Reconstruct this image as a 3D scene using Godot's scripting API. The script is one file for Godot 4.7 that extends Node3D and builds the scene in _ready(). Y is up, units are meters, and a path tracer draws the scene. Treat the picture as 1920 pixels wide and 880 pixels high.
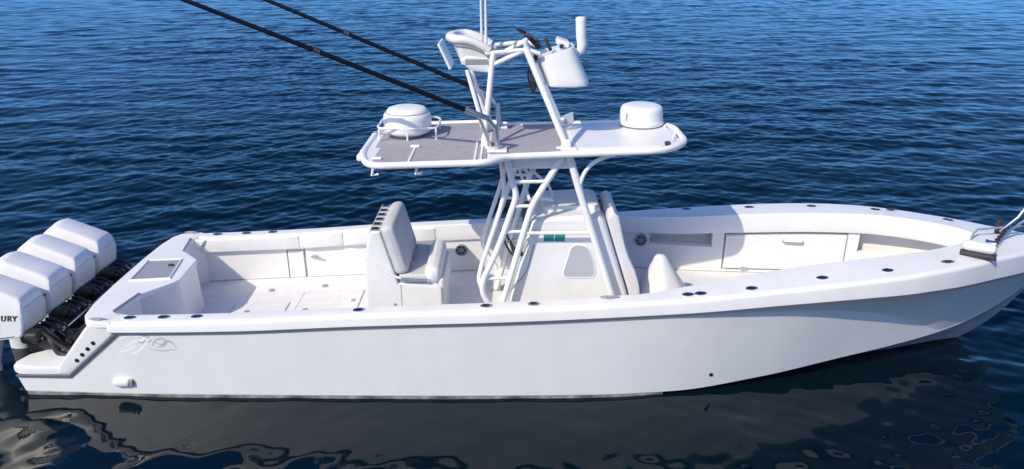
extends Node3D

# ------------------------------------------------------------------ mesh builder
class MB:
	var p := PackedVector3Array()     # three corners per triangle
	func tri(a: Vector3, b: Vector3, c: Vector3) -> void:
		if (b - a).cross(c - a).length_squared() < 1e-16: return
		p.append(a); p.append(b); p.append(c)
	func quad(a: Vector3, b: Vector3, c: Vector3, d: Vector3) -> void:
		tri(a, b, c); tri(a, c, d)
	func loft(rows: Array, closed := false, capped := false) -> void:
		for i in rows.size() - 1:
			var r: PackedVector3Array = rows[i]
			var q: PackedVector3Array = rows[i + 1]
			var n := r.size()
			for j in (n if closed else n - 1):
				var k := (j + 1) % n
				quad(r[j], q[j], q[k], r[k])
		if capped:
			fan(rows[0], false); fan(rows[rows.size() - 1], true)
	func fan(r: PackedVector3Array, flip: bool) -> void:
		var c := Vector3.ZERO
		for v in r: c += v
		c /= r.size()
		for j in r.size():
			var k := (j + 1) % r.size()
			if flip: tri(c, r[k], r[j])
			else: tri(c, r[j], r[k])
	func tube(path: Array, rad, sides := 10, closed := false) -> void:
		var rows := []
		var n := path.size()
		var up := Vector3.ZERO
		for i in n:
			var a: Vector3 = path[posmod(i - 1, n)] if closed else path[maxi(i - 1, 0)]
			var b: Vector3 = path[posmod(i + 1, n)] if closed else path[mini(i + 1, n - 1)]
			var d := (b - a).normalized()
			if up == Vector3.ZERO:
				up = Vector3.UP if absf(d.y) < 0.9 else Vector3.RIGHT
			up = (up - d * up.dot(d)).normalized()
			var sd := d.cross(up)
			var r: float = rad[i] if rad is Array else rad
			var row := PackedVector3Array()
			for k in sides:
				var t := TAU * k / sides
				row.append((path[i] as Vector3) + (up * cos(t) + sd * sin(t)) * r)
			rows.append(row)
		if closed: rows.append(rows[0])
		loft(rows, true, not closed)
	func rbox(c: Vector3, size: Vector3, r: float, b := Basis.IDENTITY) -> void:
		var h := size * 0.5
		r = minf(r, minf(h.x, minf(h.y, h.z)) * 0.98)
		for ax in 3:
			for s in [-1.0, 1.0]:
				var u := (ax + 1) % 3
				var w := (ax + 2) % 3
				var cu := _cuts(h[u], r)
				var cw := _cuts(h[w], r)
				var rows := []
				for iu in cu.size():
					var row := PackedVector3Array()
					for iw in cw.size():
						var q := Vector3.ZERO
						q[ax] = s * h[ax]; q[u] = cu[iu]; q[w] = cw[iw] * s
						var inner := Vector3(clampf(q.x, -h.x + r, h.x - r), clampf(q.y, -h.y + r, h.y - r), clampf(q.z, -h.z + r, h.z - r))
						var e := q - inner
						if e.length() > 1e-6: q = inner + e.normalized() * r
						row.append(c + b * q)
					rows.append(row)
				loft(rows)
	func _cuts(h: float, r: float) -> Array:
		return [-h, -h + r * 0.42, -h + r, h - r, h - r * 0.42, h]
	# outline: Vector2 list; xf maps (x, y, depth) to the world; slices: [depth, inset] from one end to the other
	func prism(poly: PackedVector2Array, xf: Transform3D, slices: Array) -> void:
		if Geometry2D.is_polygon_clockwise(poly):
			var q := PackedVector2Array()
			for i in poly.size(): q.append(poly[poly.size() - 1 - i])
			poly = q
		var rows := []
		for sl in slices:
			var row := PackedVector3Array()
			for v in inset(poly, sl[1]): row.append(xf * Vector3(v.x, v.y, sl[0]))
			rows.append(row)
		loft(rows, true)
		for e in [0, slices.size() - 1]:
			var f := inset(poly, slices[e][1])
			var ix := Geometry2D.triangulate_polygon(f)
			for t in range(0, ix.size(), 3):
				var a: Vector3 = rows[e][ix[t]]
				var b: Vector3 = rows[e][ix[t + 1]]
				var c: Vector3 = rows[e][ix[t + 2]]
				if e == 0: tri(a, b, c)
				else: tri(a, c, b)
	func inset(poly: PackedVector2Array, d: float) -> PackedVector2Array:
		if d == 0.0: return poly
		var out := PackedVector2Array()
		var n := poly.size()
		for i in n:
			var a := (poly[i] - poly[(i + n - 1) % n]).normalized()
			var b := (poly[(i + 1) % n] - poly[i]).normalized()
			var na := Vector2(-a.y, a.x)
			var nb := Vector2(-b.y, b.x)
			var m := (na + nb)
			m = m / maxf(m.length_squared() * 0.5, 0.35)
			out.append(poly[i] + m * d)
		return out
	func lathe(prof: Array, xf: Transform3D, seg := 28, sx := 1.0, sz := 1.0) -> void:
		var rows := []
		for v in prof:
			var row := PackedVector3Array()
			for k in seg:
				var t := TAU * k / seg
				row.append(xf * Vector3(v.x * cos(t) * sx, v.y, v.x * sin(t) * sz))
			rows.append(row)
		loft(rows, true, true)
	func done(smooth_deg := 38.0) -> ArrayMesh:
		var nf := p.size() / 3
		var fn := PackedVector3Array(); fn.resize(nf)
		var fa := PackedVector3Array(); fa.resize(nf)
		var near := {}
		for f in nf:
			var x := (p[f * 3 + 2] - p[f * 3]).cross(p[f * 3 + 1] - p[f * 3])
			fa[f] = x
			fn[f] = x.normalized()
			for k in 3:
				var key := (p[f * 3 + k] * 20000.0).round()
				if near.has(key): near[key].append(f)
				else: near[key] = [f]
		var lim := cos(deg_to_rad(smooth_deg))
		var nn := PackedVector3Array(); nn.resize(p.size())
		for f in nf:
			for k in 3:
				var key := (p[f * 3 + k] * 20000.0).round()
				var s := Vector3.ZERO
				for g in near[key]:
					if fn[g].dot(fn[f]) > lim: s += fa[g]
				nn[f * 3 + k] = s.normalized() if s.length_squared() > 0.0 else fn[f]
		var arr := []
		arr.resize(Mesh.ARRAY_MAX)
		arr[Mesh.ARRAY_VERTEX] = p
		arr[Mesh.ARRAY_NORMAL] = nn
		var m := ArrayMesh.new()
		m.add_surface_from_arrays(Mesh.PRIMITIVE_TRIANGLES, arr)
		return m

# ------------------------------------------------------------------ naming
var used := {}
func numbered(n: String) -> String:
	if not used.has(n):
		used[n] = 0
		return n
	used[n] += 1
	return "%s_%03d" % [n, used[n]]

func thing(called: String, label: String, category: String, at := Vector3.ZERO, group := "") -> Node3D:
	var o := Node3D.new()
	o.name = numbered(called)
	add_child(o, true)
	o.position = at
	o.set_meta("label", label)
	o.set_meta("category", category)
	if group: o.set_meta("group", group)
	return o

func part(called: String, mb: MB, m: Material, parent: Node3D, smooth := 38.0) -> MeshInstance3D:
	return part_mesh(called, mb.done(smooth), m, parent)

func part_mesh(called: String, mesh: Mesh, m: Material, parent: Node3D) -> MeshInstance3D:
	var o := MeshInstance3D.new()
	var n := called
	var k := 1
	while parent.has_node(n):
		n = "%s_%03d" % [called, k]
		k += 1
	o.name = n
	o.mesh = mesh
	o.material_override = m
	parent.add_child(o, true)
	if parent.has_meta("origin"): o.position = -(parent.get_meta("origin") as Vector3)
	return o

# a thing whose parts are given in the boat's own coordinates
func thing_at(called: String, label: String, category: String, base: Vector3, group := "") -> Node3D:
	var o := thing(called, label, category, base, group)
	o.set_meta("origin", base)
	return o

# ------------------------------------------------------------------ materials
func lin(r: float, g: float, b: float) -> Color:
	return Color(r, g, b).linear_to_srgb()

func mat(c: Color, rough := 0.35, spec := 0.5, metal := 0.0) -> StandardMaterial3D:
	var m := StandardMaterial3D.new()
	m.albedo_color = c
	m.roughness = rough
	m.metallic_specular = spec
	m.metallic = metal
	return m

func noise_tex(freq: float, lo: float, hi: float, seed_ := 3, size := 256, octaves := 4) -> NoiseTexture2D:
	var n := FastNoiseLite.new()
	n.noise_type = FastNoiseLite.TYPE_SIMPLEX_SMOOTH
	n.frequency = freq
	n.seed = seed_
	n.fractal_octaves = octaves
	var t := NoiseTexture2D.new()
	t.width = size; t.height = size
	t.seamless = true
	t.noise = n
	var g := Gradient.new()
	g.set_color(0, Color(lo, lo, lo)); g.set_color(1, Color(hi, hi, hi))
	t.color_ramp = g
	return t

func mottled(c: Color, rough: float, lo: float, hi: float, scale: float, seed_: int) -> StandardMaterial3D:
	var m := mat(c, rough)
	m.albedo_texture = noise_tex(0.012, lo, hi, seed_)
	m.uv1_triplanar = true
	m.uv1_world_triplanar = true
	m.uv1_scale = Vector3.ONE * scale
	return m

var M := {}
func make_materials() -> void:
	M.gel = mottled(lin(0.84, 0.84, 0.83), 0.28, 0.97, 1.0, 0.7, 5)
	M.deck = mottled(lin(0.80, 0.80, 0.79), 0.6, 0.95, 1.0, 1.3, 9)
	M.liner = mottled(lin(0.82, 0.82, 0.81), 0.4, 0.97, 1.0, 0.9, 12)
	M.hull = mottled(lin(0.75, 0.765, 0.765), 0.42, 0.97, 1.0, 0.5, 7)
	M.bottom = mottled(lin(0.45, 0.48, 0.53), 0.3, 0.85, 1.0, 0.8, 8)
	M.boot = mottled(lin(0.42, 0.44, 0.41), 0.25, 0.5, 1.0, 1.1, 41)
	M.rub = mat(lin(0.10, 0.11, 0.13), 0.4)
	M.nonskid = mottled(lin(0.37, 0.36, 0.40), 0.85, 0.92, 1.0, 2.1, 21)
	M.nonskid.heightmap_enabled = false
	M.tube = mat(lin(0.84, 0.84, 0.84), 0.25)
	M.cowl = mottled(lin(0.84, 0.845, 0.85), 0.3, 0.95, 1.0, 1.0, 31)
	M.vinyl = mottled(lin(0.78, 0.775, 0.77), 0.55, 0.96, 1.0, 1.6, 17)
	M.vinyl_grey = mottled(lin(0.60, 0.60, 0.61), 0.6, 0.93, 1.0, 1.6, 18)
	M.dome = mat(lin(0.84, 0.84, 0.83), 0.3)
	M.black = mat(lin(0.012, 0.012, 0.014), 0.4)
	M.rubber = mat(lin(0.02, 0.02, 0.022), 0.55)
	M.pole = mat(lin(0.004, 0.006, 0.015), 0.45, 0.25)
	M.steel = mat(lin(0.62, 0.62, 0.63), 0.22, 0.5, 1.0)
	M.alu = mat(lin(0.55, 0.56, 0.58), 0.38, 0.5, 1.0)
	M.dark = mat(lin(0.035, 0.037, 0.042), 0.5)
	M.hatch = mat(lin(0.32, 0.33, 0.36), 0.25)
	M.tint = mat(lin(0.47, 0.49, 0.53), 0.08)
	M.teal = mat(lin(0.02, 0.26, 0.22), 0.4)
	M.grey = mat(lin(0.30, 0.31, 0.33), 0.5)
	M.whip = mat(lin(0.75, 0.74, 0.72), 0.35)
	M.purple = mat(lin(0.10, 0.05, 0.14), 0.5)
	M.script_grey = mat(lin(0.36, 0.37, 0.40), 0.3)
	M.script_white = mat(lin(0.82, 0.82, 0.83), 0.3)
	M.emblem_white = mat(lin(0.90, 0.90, 0.90), 0.3)
	M.emblem_grey = mat(lin(0.46, 0.47, 0.50), 0.3)

# ------------------------------------------------------------------ the boat's lines (metres, x towards the bow)
func lut(t: Array, x: float) -> float:
	var n := t.size()
	if x <= t[0][0]: return t[0][1]
	if x >= t[n - 1][0]: return t[n - 1][1]
	var i := 0
	while x > t[i + 1][0]: i += 1
	var h: float = t[i + 1][0] - t[i][0]
	var d: float = (t[i + 1][1] - t[i][1]) / h
	var m0 := d
	var m1 := d
	if i > 0:
		var d0: float = (t[i][1] - t[i - 1][1]) / (t[i][0] - t[i - 1][0])
		m0 = 0.0 if d0 * d <= 0.0 else 2.0 * d0 * d / (d0 + d)
	if i < n - 2:
		var d2: float = (t[i + 2][1] - t[i + 1][1]) / (t[i + 2][0] - t[i + 1][0])
		m1 = 0.0 if d2 * d <= 0.0 else 2.0 * d2 * d / (d2 + d)
	var s: float = (x - t[i][0]) / h
	var s2 := s * s
	var s3 := s2 * s
	return (2 * s3 - 3 * s2 + 1) * t[i][1] + (s3 - 2 * s2 + s) * h * m0 + (3 * s2 - 2 * s3) * t[i + 1][1] + (s3 - s2) * h * m1

var T_YS := [[-6.2, 1.0], [-5.3, 1.02], [-3.4, 1.085], [-1.9, 1.175], [0.26, 1.275], [2.0, 1.385], [3.4, 1.50], [4.6, 1.575], [5.4, 1.60], [6.2, 1.585], [6.85, 1.545], [7.45, 1.51]]
var T_WS := [[-6.2, 1.44], [-5.3, 1.47], [-3.4, 1.52], [-1.9, 1.55], [0.26, 1.58], [2.0, 1.57], [3.4, 1.50], [4.6, 1.36], [5.4, 1.14], [6.2, 0.78], [6.85, 0.44], [7.25, 0.18], [7.45, 0.0]]
var T_CH := [[-5.3, 0.13], [-3.5, 0.15], [0.3, 0.17], [3.4, 0.21], [4.7, 0.25], [5.5, 0.28], [6.6, 0.30], [7.45, 0.30]]
var T_YC := [[-6.1, 0.055], [-1.0, 0.05], [1.0, 0.045], [2.0, 0.045], [3.15, 0.125], [4.35, 0.248], [5.0, 0.316], [5.6, 0.368], [6.0, 0.42], [6.5, 0.558], [6.9, 0.714], [7.1, 0.80], [7.25, 0.92], [7.4, 1.17]]
var T_ZC := [[-6.1, 1.45], [-4.0, 1.53], [-1.0, 1.56], [1.0, 1.53], [2.0, 1.45], [3.15, 1.25], [4.35, 0.96], [5.0, 0.80], [5.6, 0.61], [6.0, 0.47], [6.5, 0.30], [6.9, 0.15], [7.1, 0.06], [7.25, 0.02], [7.4, 0.005]]
var T_YK := [[-6.1, -0.4], [3.0, -0.55], [5.0, -0.46], [6.1, -0.16], [6.66, 0.15], [7.05, 0.55], [7.25, 0.86], [7.4, 1.14]]
var T_WI := [[-5.3, 1.26], [-3.4, 1.31], [-1.9, 1.34], [0.26, 1.36], [1.6, 1.33], [2.1, 1.22], [2.6, 1.10], [3.4, 0.97], [4.6, 0.80], [5.2, 0.68], [5.6, 0.53], [5.9, 0.38], [6.1, 0.24], [6.22, 0.11], [6.27, 0.0], [7.5, 0.0]]

func ys(x: float) -> float: return lut(T_YS, x)
func ws(x: float) -> float: return lut(T_WS, x)
func ch(x: float) -> float: return lut(T_CH, x)
func wi(x: float) -> float: return lut(T_WI, x)
func floor_y(x: float) -> float: return 0.27 + 0.037 * (x + 4.5)
func side_top(x: float) -> float:
	var y := ys(x) - ch(x)
	if x < -5.52: return 0.275
	if x < -4.80: return lerpf(0.275, ys(-4.8) - ch(-4.8), (x + 5.52) / 0.72)
	return y
var T_TB := [[1.9, 0.995], [2.4, 0.962], [3.1, 0.895], [3.9, 0.80], [4.4, 0.68], [4.85, 0.54], [5.3, 0.33], [5.6, 0.14], [5.85, 0.03], [7.4, 0.03]]   # height of the flare's knuckle
var T_FB := [[1.9, 0.995], [2.4, 0.80], [3.1, 0.63], [3.9, 0.50], [4.4, 0.36], [4.85, 0.245], [5.3, 0.12], [5.6, 0.045], [5.85, 0.01], [7.4, 0.01]]   # how far out it is
func side_z(x: float, t: float) -> float:      # t: 0 at the chine, 1 at the gunwale
	var tb := lut(T_TB, x)
	var fb := lut(T_FB, x)
	var f := fb * t / tb if t <= tb else fb + (1.0 - fb) * pow((t - tb) / (1.0 - tb), 1.12)
	return lerpf(lut(T_ZC, x), maxf(ws(x) - 0.012, 0.0), f)
func hull_z_at(x: float, y: float) -> float:
	var yc := lut(T_YC, x)
	return side_z(x, clampf((y - yc) / maxf(side_top(x) - yc, 0.05), 0.0, 1.0))
func stations(a: float, b: float, step: float, extra := []) -> Array:
	var out := []
	var n := int(ceil((b - a) / step))
	for i in n + 1: out.append(a + (b - a) * i / n)
	for e in extra:
		if e > a and e < b: out.append(e)
	out.sort()
	return out

func _ready() -> void:
	# ---------------------------------------------------------------- camera, sky, sun, exposure
	var cam := Camera3D.new()
	cam.name = "camera"
	add_child(cam)
	cam.position = Vector3(0, 5.37, 9.45)
	cam.rotation = Vector3(-atan(560.0 / 1400.0), 0, 0)
	cam.fov = rad_to_deg(2.0 * atan(440.0 / 1400.0))
	cam.near = 0.1
	cam.far = 9000.0
	cam.current = true

	var sun_dir := Vector3(-0.78, 1.0, 0.84).normalized()
	var sky_m := PanoramaSkyMaterial.new()
	sky_m.panorama = ImageTexture.create_from_image(clear_sky(sun_dir))
	sky_m.energy_multiplier = 1.0
	var sky := Sky.new()
	sky.sky_material = sky_m
	var env := Environment.new()
	env.background_mode = Environment.BG_SKY
	env.sky = sky
	env.tonemap_mode = Environment.TONE_MAPPER_LINEAR
	env.tonemap_exposure = 1.0
	env.sdfgi_enabled = true
	env.ssao_enabled = true
	env.ssil_enabled = true
	var we := WorldEnvironment.new()
	we.name = "world_environment"
	we.environment = env
	add_child(we)

	var sun := DirectionalLight3D.new()
	sun.name = "sun"
	sun.light_energy = 1.22
	sun.light_color = Color(1.0, 0.952, 0.875)
	sun.light_angular_distance = 0.5
	sun.shadow_enabled = true
	add_child(sun)
	sun.look_at_from_position(Vector3.ZERO, -sun_dir, Vector3.UP)

	make_materials()
	build_water()
	build_boat()
	build_outboards()
	build_roof()
	build_console()
	build_leaning_post()
	build_tower()
	build_top_gear()
	build_bow_gear()

# a clear sky: deep blue overhead, paler to the horizon and towards the sun (CIE clear-sky gradation)
func clear_sky(sun_dir: Vector3) -> Image:
	var w := 512
	var h := 256
	var im := Image.create(w, h, false, Image.FORMAT_RGBF)
	for j in h:
		var th := PI * (j + 0.5) / h
		var y := cos(th)
		for i in w:
			var ph := TAU * (i + 0.5) / w
			var d := Vector3(sin(ph) * sin(th), y, -cos(ph) * sin(th))
			var up := maxf(y, 0.0)
			var g := acos(clampf(d.dot(sun_dir), -1.0, 1.0))
			var t := pow(1.0 - up, 3.4)
			var c := Vector3(0.013, 0.074, 0.310).lerp(Vector3(0.20, 0.58, 1.22), t)
			var f := 0.91 + 10.0 * exp(-3.0 * g) + 0.45 * cos(g) * cos(g)
			c = c * minf(f, 1.25) + Vector3(1.0, 0.95, 0.86) * (maxf(f - 1.25, 0.0) * lerpf(0.16, 0.40, t) + 1.2 * exp(-5.0 * g))
			if y < 0.0: c = c.lerp(Vector3(0.01, 0.03, 0.07), clampf(-y * 12.0, 0.0, 1.0))
			im.set_pixel(i, j, Color(c.x, c.y, c.z))
	return im

# ------------------------------------------------------------------ water
func build_water() -> void:
	var rng := RandomNumberGenerator.new()
	rng.seed = 4711
	var nw := 76
	var kx := PackedFloat32Array(); var kz := PackedFloat32Array()
	var am := PackedFloat32Array(); var ph := PackedFloat32Array(); var wl := PackedFloat32Array()
	for i in nw:
		var f := float(i) / (nw - 1)
		var lam := 0.20 * pow(4.2 / 0.20, f) * rng.randf_range(0.93, 1.07)
		var th := deg_to_rad(rng.randfn(0.0, 34.0) + 8.0)
		var k := TAU / lam
		kx.append(k * sin(th)); kz.append(k * cos(th))
		var slope := 0.033 * (1.0 - 0.78 * f)
		am.append(slope / k * rng.randf_range(0.7, 1.3))
		ph.append(rng.randf() * TAU)
		wl.append(lam)
	var xs := [0.0]
	var st := 0.06
	while xs[-1] < 5000.0:
		if xs[-1] > 8.0: st *= 1.008 if xs[-1] < 60.0 else 1.35
		xs.append(xs[-1] + st)
	var full := []
	for i in range(xs.size() - 1, 0, -1): full.append(-xs[i])
	full.append_array(xs)
	var zs := []
	var z := 7.0
	st = 0.055
	var back := []
	while z > -6000.0:
		zs.append(z)
		if z < -4.0: st *= 1.0052 if z > -110.0 else 1.3
		z -= st
	z = 7.0
	st = 0.08
	while z < 4000.0:
		st *= 1.35
		z += st
		back.push_front(z)
	back.append_array(zs)
	zs = back
	var nx := full.size()
	var nz := zs.size()
	var v := PackedVector3Array(); var nn := PackedVector3Array()
	v.resize(nx * nz); nn.resize(nx * nz)
	var patch := FastNoiseLite.new()
	patch.seed = 12; patch.frequency = 0.06; patch.fractal_octaves = 3
	for j in nz:
		var zz: float = zs[j]
		var dz: float = absf(zs[maxi(j - 1, 0)] - zz)
		for i in nx:
			var xx: float = full[i]
			var dx: float = absf(full[mini(i + 1, nx - 1)] - xx)
			var h := 0.0
			var gx := 0.0
			var gz := 0.0
			if absf(xx) < 160.0 and zz > -160.0 and zz < 30.0:
				# lee of the hull: the short chop dies away on the side the wind does not reach
				var lee := smoothstep(-1.2, 1.0, zz) * smoothstep(-10.0, -6.0, xx) * (1.0 - smoothstep(0.5, 5.5, xx)) * (1.0 - smoothstep(5.0, 9.0, zz))
				var gust := 0.88 + 0.5 * patch.get_noise_2d(xx, zz * 2.0)
				var sp := maxf(dx, dz * 0.6)
				for w in nw:
					var L := wl[w]
					var a := am[w] * gust
					a *= 1.0 - lee * (0.80 if L < 0.5 else 0.74 if L < 1.2 else 0.70)
					a *= clampf((L / sp - 2.0) * 0.5, 0.0, 1.0)
					if a < 1e-6: continue
					var q := kx[w] * xx + kz[w] * zz + ph[w]
					h += a * sin(q)
					var c := a * cos(q)
					gx += c * kx[w]
					gz += c * kz[w]
			v[j * nx + i] = Vector3(xx, h, zz)
			nn[j * nx + i] = Vector3(-gx, 1.0, -gz).normalized()
	var ix := PackedInt32Array()
	for j in nz - 1:
		for i in nx - 1:
			var a := j * nx + i
			ix.append_array([a, a + nx, a + 1, a + 1, a + nx, a + nx + 1])
	var arr := []
	arr.resize(Mesh.ARRAY_MAX)
	arr[Mesh.ARRAY_VERTEX] = v
	arr[Mesh.ARRAY_NORMAL] = nn
	arr[Mesh.ARRAY_INDEX] = ix
	var m := ArrayMesh.new()
	m.add_surface_from_arrays(Mesh.PRIMITIVE_TRIANGLES, arr)
	var wm := mat(lin(0.0008, 0.0068, 0.0125), 0.03, 0.35)
	var o := MeshInstance3D.new()
	o.name = "sea_water"
	o.mesh = m
	o.material_override = wm
	add_child(o)
	o.set_meta("kind", "structure")
	o.set_meta("label", "deep blue rippled sea water all round the white boat")
	print("water ", nx, "x", nz)

# ------------------------------------------------------------------ hull, gunwale, cockpit
func hull_point(x: float, t: float, s: float, out := 0.0) -> Vector3:
	return Vector3(x - 0.08 * t * smoothstep(-5.75, -6.10, x), lerpf(lut(T_YC, x), side_top(x), t), s * (side_z(x, t) + out))

func liner(x0: float, x1: float, lo: Callable, hi: Callable, off: float, thick: float, s: float, step := 0.12) -> MB:
	var mb := MB.new()
	var rows := []
	for x in stations(x0, x1, step):
		var zz: float = s * (wi(x) + off)
		var zb: float = s * (wi(x) + off + thick)
		var a: float = lo.call(x)
		var b: float = hi.call(x)
		var la := minf(absf(zz), hull_z_at(x, a) - 0.07)
		var lb := minf(absf(zb), hull_z_at(x, a) - 0.02)
		rows.append(PackedVector3Array([Vector3(x, a, s * lb), Vector3(x, a + 0.012, s * la), Vector3(x, b - 0.012, zz), Vector3(x, b, zb)]))
	mb.loft(rows)
	mb.fan(rows[0], false)
	mb.fan(rows[rows.size() - 1], true)
	return mb

func build_boat() -> void:
	var b := thing("center_console_boat", "white open fishing boat with pale grey hull sides lying on blue water", "boat")
	# hull sides
	for s in [1.0, -1.0]:
		var mb := MB.new()
		var rows := []
		for x in stations(-6.12, 7.4, 0.10, [-5.52, -4.80]):
			var row := PackedVector3Array()
			var tb := lut(T_TB, x)
			for k in 15: row.append(hull_point(x, tb * k / 5.0 if k < 6 else tb + (1.0 - tb) * (k - 5) / 9.0, s))
			rows.append(row)
		mb.loft(rows)
		part("hull_side", mb, M.hull, b, 13.0)
		mb = MB.new()
		rows = []
		for x in stations(-6.12, 7.4, 0.2):
			var zc := lut(T_ZC, x)
			var yc := lut(T_YC, x)
			var yk := lut(T_YK, x)
			var lip := 0.05 * smoothstep(0.05, 0.5, zc)
			var row := PackedVector3Array([Vector3(x, yc, s * zc), Vector3(x, yc - 0.012, s * (zc - lip)), Vector3(x, lerpf(yc, yk, 0.3), s * lerpf(zc - lip, 0.0, 0.36)), Vector3(x, lerpf(yc, yk, 0.6), s * lerpf(zc - lip, 0.0, 0.67)), Vector3(x, yk, 0)])
			rows.append(row)
		mb.loft(rows)
		part("hull_bottom", mb, M.bottom, b, 20.0)
		mb = MB.new()
		rows = []
		for x in stations(-6.11, 1.9, 0.2):
			rows.append(PackedVector3Array([Vector3(x, lut(T_YC, x) - 0.004, s * (lut(T_ZC, x) - 0.010)), Vector3(x, lut(T_YC, x) - 0.012, s * (lut(T_ZC, x) - 0.004)), Vector3(x, -0.12, s * (lut(T_ZC, x) - 0.012)), Vector3(x, -0.125, s * (lut(T_ZC, x) - 0.04))]))
		mb.loft(rows)
		part("boot_stripe", mb, M.boot, b)
		# dark rub line below the cap
		mb = MB.new()
		var path := []
		for x in stations(-6.11, 7.38, 0.12, [-5.52, -5.40, -5.48, -4.80, -4.9, -4.72]):
			path.append(hull_point(x, 1.0, s, 0.014) + Vector3(0, -0.006, 0))
		mb.tube(path, 0.020, 6)
		part("rub_rail", mb, M.rub, b)
	var tr := MB.new()
	for s in [1.0, -1.0]:
		tr.quad(Vector3(-6.19, 0.275, 0), Vector3(-6.19, 0.275, s * 1.43), Vector3(-6.115, 0.05, s * 1.45), Vector3(-6.115, -0.4, 0))
	part("transom_plate", tr, M.hull, b)
	# gunwale cap with coaming
	for s in [1.0, -1.0]:
		var mb := MB.new()
		var rows := []
		var co := MB.new()
		var crow := []
		for x in stations(-4.9, 7.45, 0.1, [6.05, 6.14, 6.17, 6.19, 6.22, 6.24, 6.255, 6.27, 6.275, 7.42]):
			var y := ys(x)
			var w := maxf(ws(x), 0.0)
			var n := maxf(minf(wi(x), w - 0.02), 0.0)
			var d := minf(0.05, w * 0.3)
			var hh := ch(x)
			var up := 0.03 * smoothstep(2.0, 4.0, x)
			rows.append(PackedVector3Array([
				Vector3(x, y - hh, s * maxf(w - 0.03, 0.0)), Vector3(x, y - hh - 0.002, s * (w + 0.004)), Vector3(x, y - hh + 0.015, s * (w + 0.022)),
				Vector3(x, y - d * 1.1, s * (w + 0.014)), Vector3(x, y - d * 0.5, s * (w + 0.003)), Vector3(x, y - d * 0.14, s * (w - d * 0.4)), Vector3(x, y, s * (w - d)),
				Vector3(x, y + up * 0.5, s * lerpf(w - d, n, 0.5)), Vector3(x, y + up, s * minf(n + 0.015, w - d)), Vector3(x, y + up - 0.006, s * n), Vector3(x, y + up - 0.02, s * maxf(n - 0.006, 0.0))]))
			if x < 6.272:
				crow.append(PackedVector3Array([Vector3(x, y + up - 0.02, s * maxf(n - 0.006, 0.0)), Vector3(x, y - 0.15, s * maxf(n - 0.02, 0.0)), Vector3(x, y - 0.255, s * maxf(n - 0.012, 0.0)), Vector3(x, y - 0.27, s * n), Vector3(x, y - 0.27, s * minf(n + (0.29 if x > 1.6 else 0.13), hull_z_at(x, y - 0.27) - 0.02))]))
		mb.loft(rows)
		part("gunwale", mb, M.gel, b)
		co.loft(crow)
		part("coaming", co, M.liner, b)
		# backing wall of the cockpit
		var wl := MB.new()
		var wr := []
		for x in stations(-5.0, 6.27, 0.12, [6.1, 6.22]):
			var dp := 0.12 + 0.16 * smoothstep(1.7, 2.1, x)
			var row := PackedVector3Array()
			for q in [[ys(x) - 0.26, dp], [0.93, dp], [0.90, 0.11], [floor_y(x) - 0.02, 0.11]]:
				var yy: float = q[0] if x > 1.0 else lerpf(ys(x) - 0.26, floor_y(x) - 0.02, [0.0, 0.3, 0.6, 1.0][row.size()])
				row.append(Vector3(x, yy, s * minf(wi(x) + q[1], hull_z_at(x, yy) - 0.02)))
			wr.append(row)
		wl.loft(wr)
		part("inner_wall", wl, M.liner, b)
	# floor
	var fl := MB.new()
	var fr := []
	for x in stations(-5.0, 6.25, 0.2):
		var z := minf(wi(x) + 0.12, hull_z_at(x, floor_y(x)) - 0.02)
		fr.append(PackedVector3Array([Vector3(x, floor_y(x), -z), Vector3(x, floor_y(x), z)]))
	fl.loft(fr)
	part("deck_floor", fl, M.deck, b)
	# floor hatches: thin lids with a gap round them
	for h in [[-3.15, -2.25, -0.78, -0.12], [-3.15, -2.25, 0.02, 0.7], [-4.1, -3.3, -0.45, 0.5]]:
		var mb := MB.new()
		var sl := Basis(Vector3(0, 0, 1), atan(0.037))
		var cx: float = (h[0] + h[1]) * 0.5
		mb.rbox(Vector3(cx, floor_y(cx) + 0.004, (h[2] + h[3]) * 0.5), Vector3(h[1] - h[0], 0.016, h[3] - h[2]), 0.006, sl)
		var ho := part("floor_hatch", mb, M.deck, b)
		mb = MB.new()
		mb.rbox(Vector3(cx, floor_y(cx) - 0.001, (h[2] + h[3]) * 0.5), Vector3(h[1] - h[0] + 0.03, 0.012, h[3] - h[2] + 0.03), 0.004, sl)
		part("hatch_gasket", mb, M.grey, ho)
		mb = MB.new()
		mb.rbox(Vector3(h[1] - 0.10, floor_y(h[1] - 0.1) + 0.014, (h[2] + h[3]) * 0.5), Vector3(0.06, 0.008, 0.09), 0.003, sl)
		part("hatch_latch", mb, M.steel, ho)
	for q in [Vector2(-2.9, -1.0), Vector2(-3.7, -0.9), Vector2(-3.85, -0.2), Vector2(-2.05, -0.95), Vector2(-3.0, -0.2)]:
		var mb := MB.new()
		mb.lathe([Vector2(0.045, 0.0), Vector2(0.045, 0.010), Vector2(0.035, 0.013), Vector2(0.001, 0.011)], Transform3D(Basis.IDENTITY, Vector3(q.x, floor_y(q.x) + 0.004, q.y)), 16)
		part("deck_plate", mb, M.grey, b)
	# panels of the port and starboard inner walls
	var top_f := func(x): return ys(x) - 0.275
	var flo := func(x): return floor_y(x) + 0.0
	var rec := func(x): return floor_y(x) + 0.40 + 0.02 * x
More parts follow.
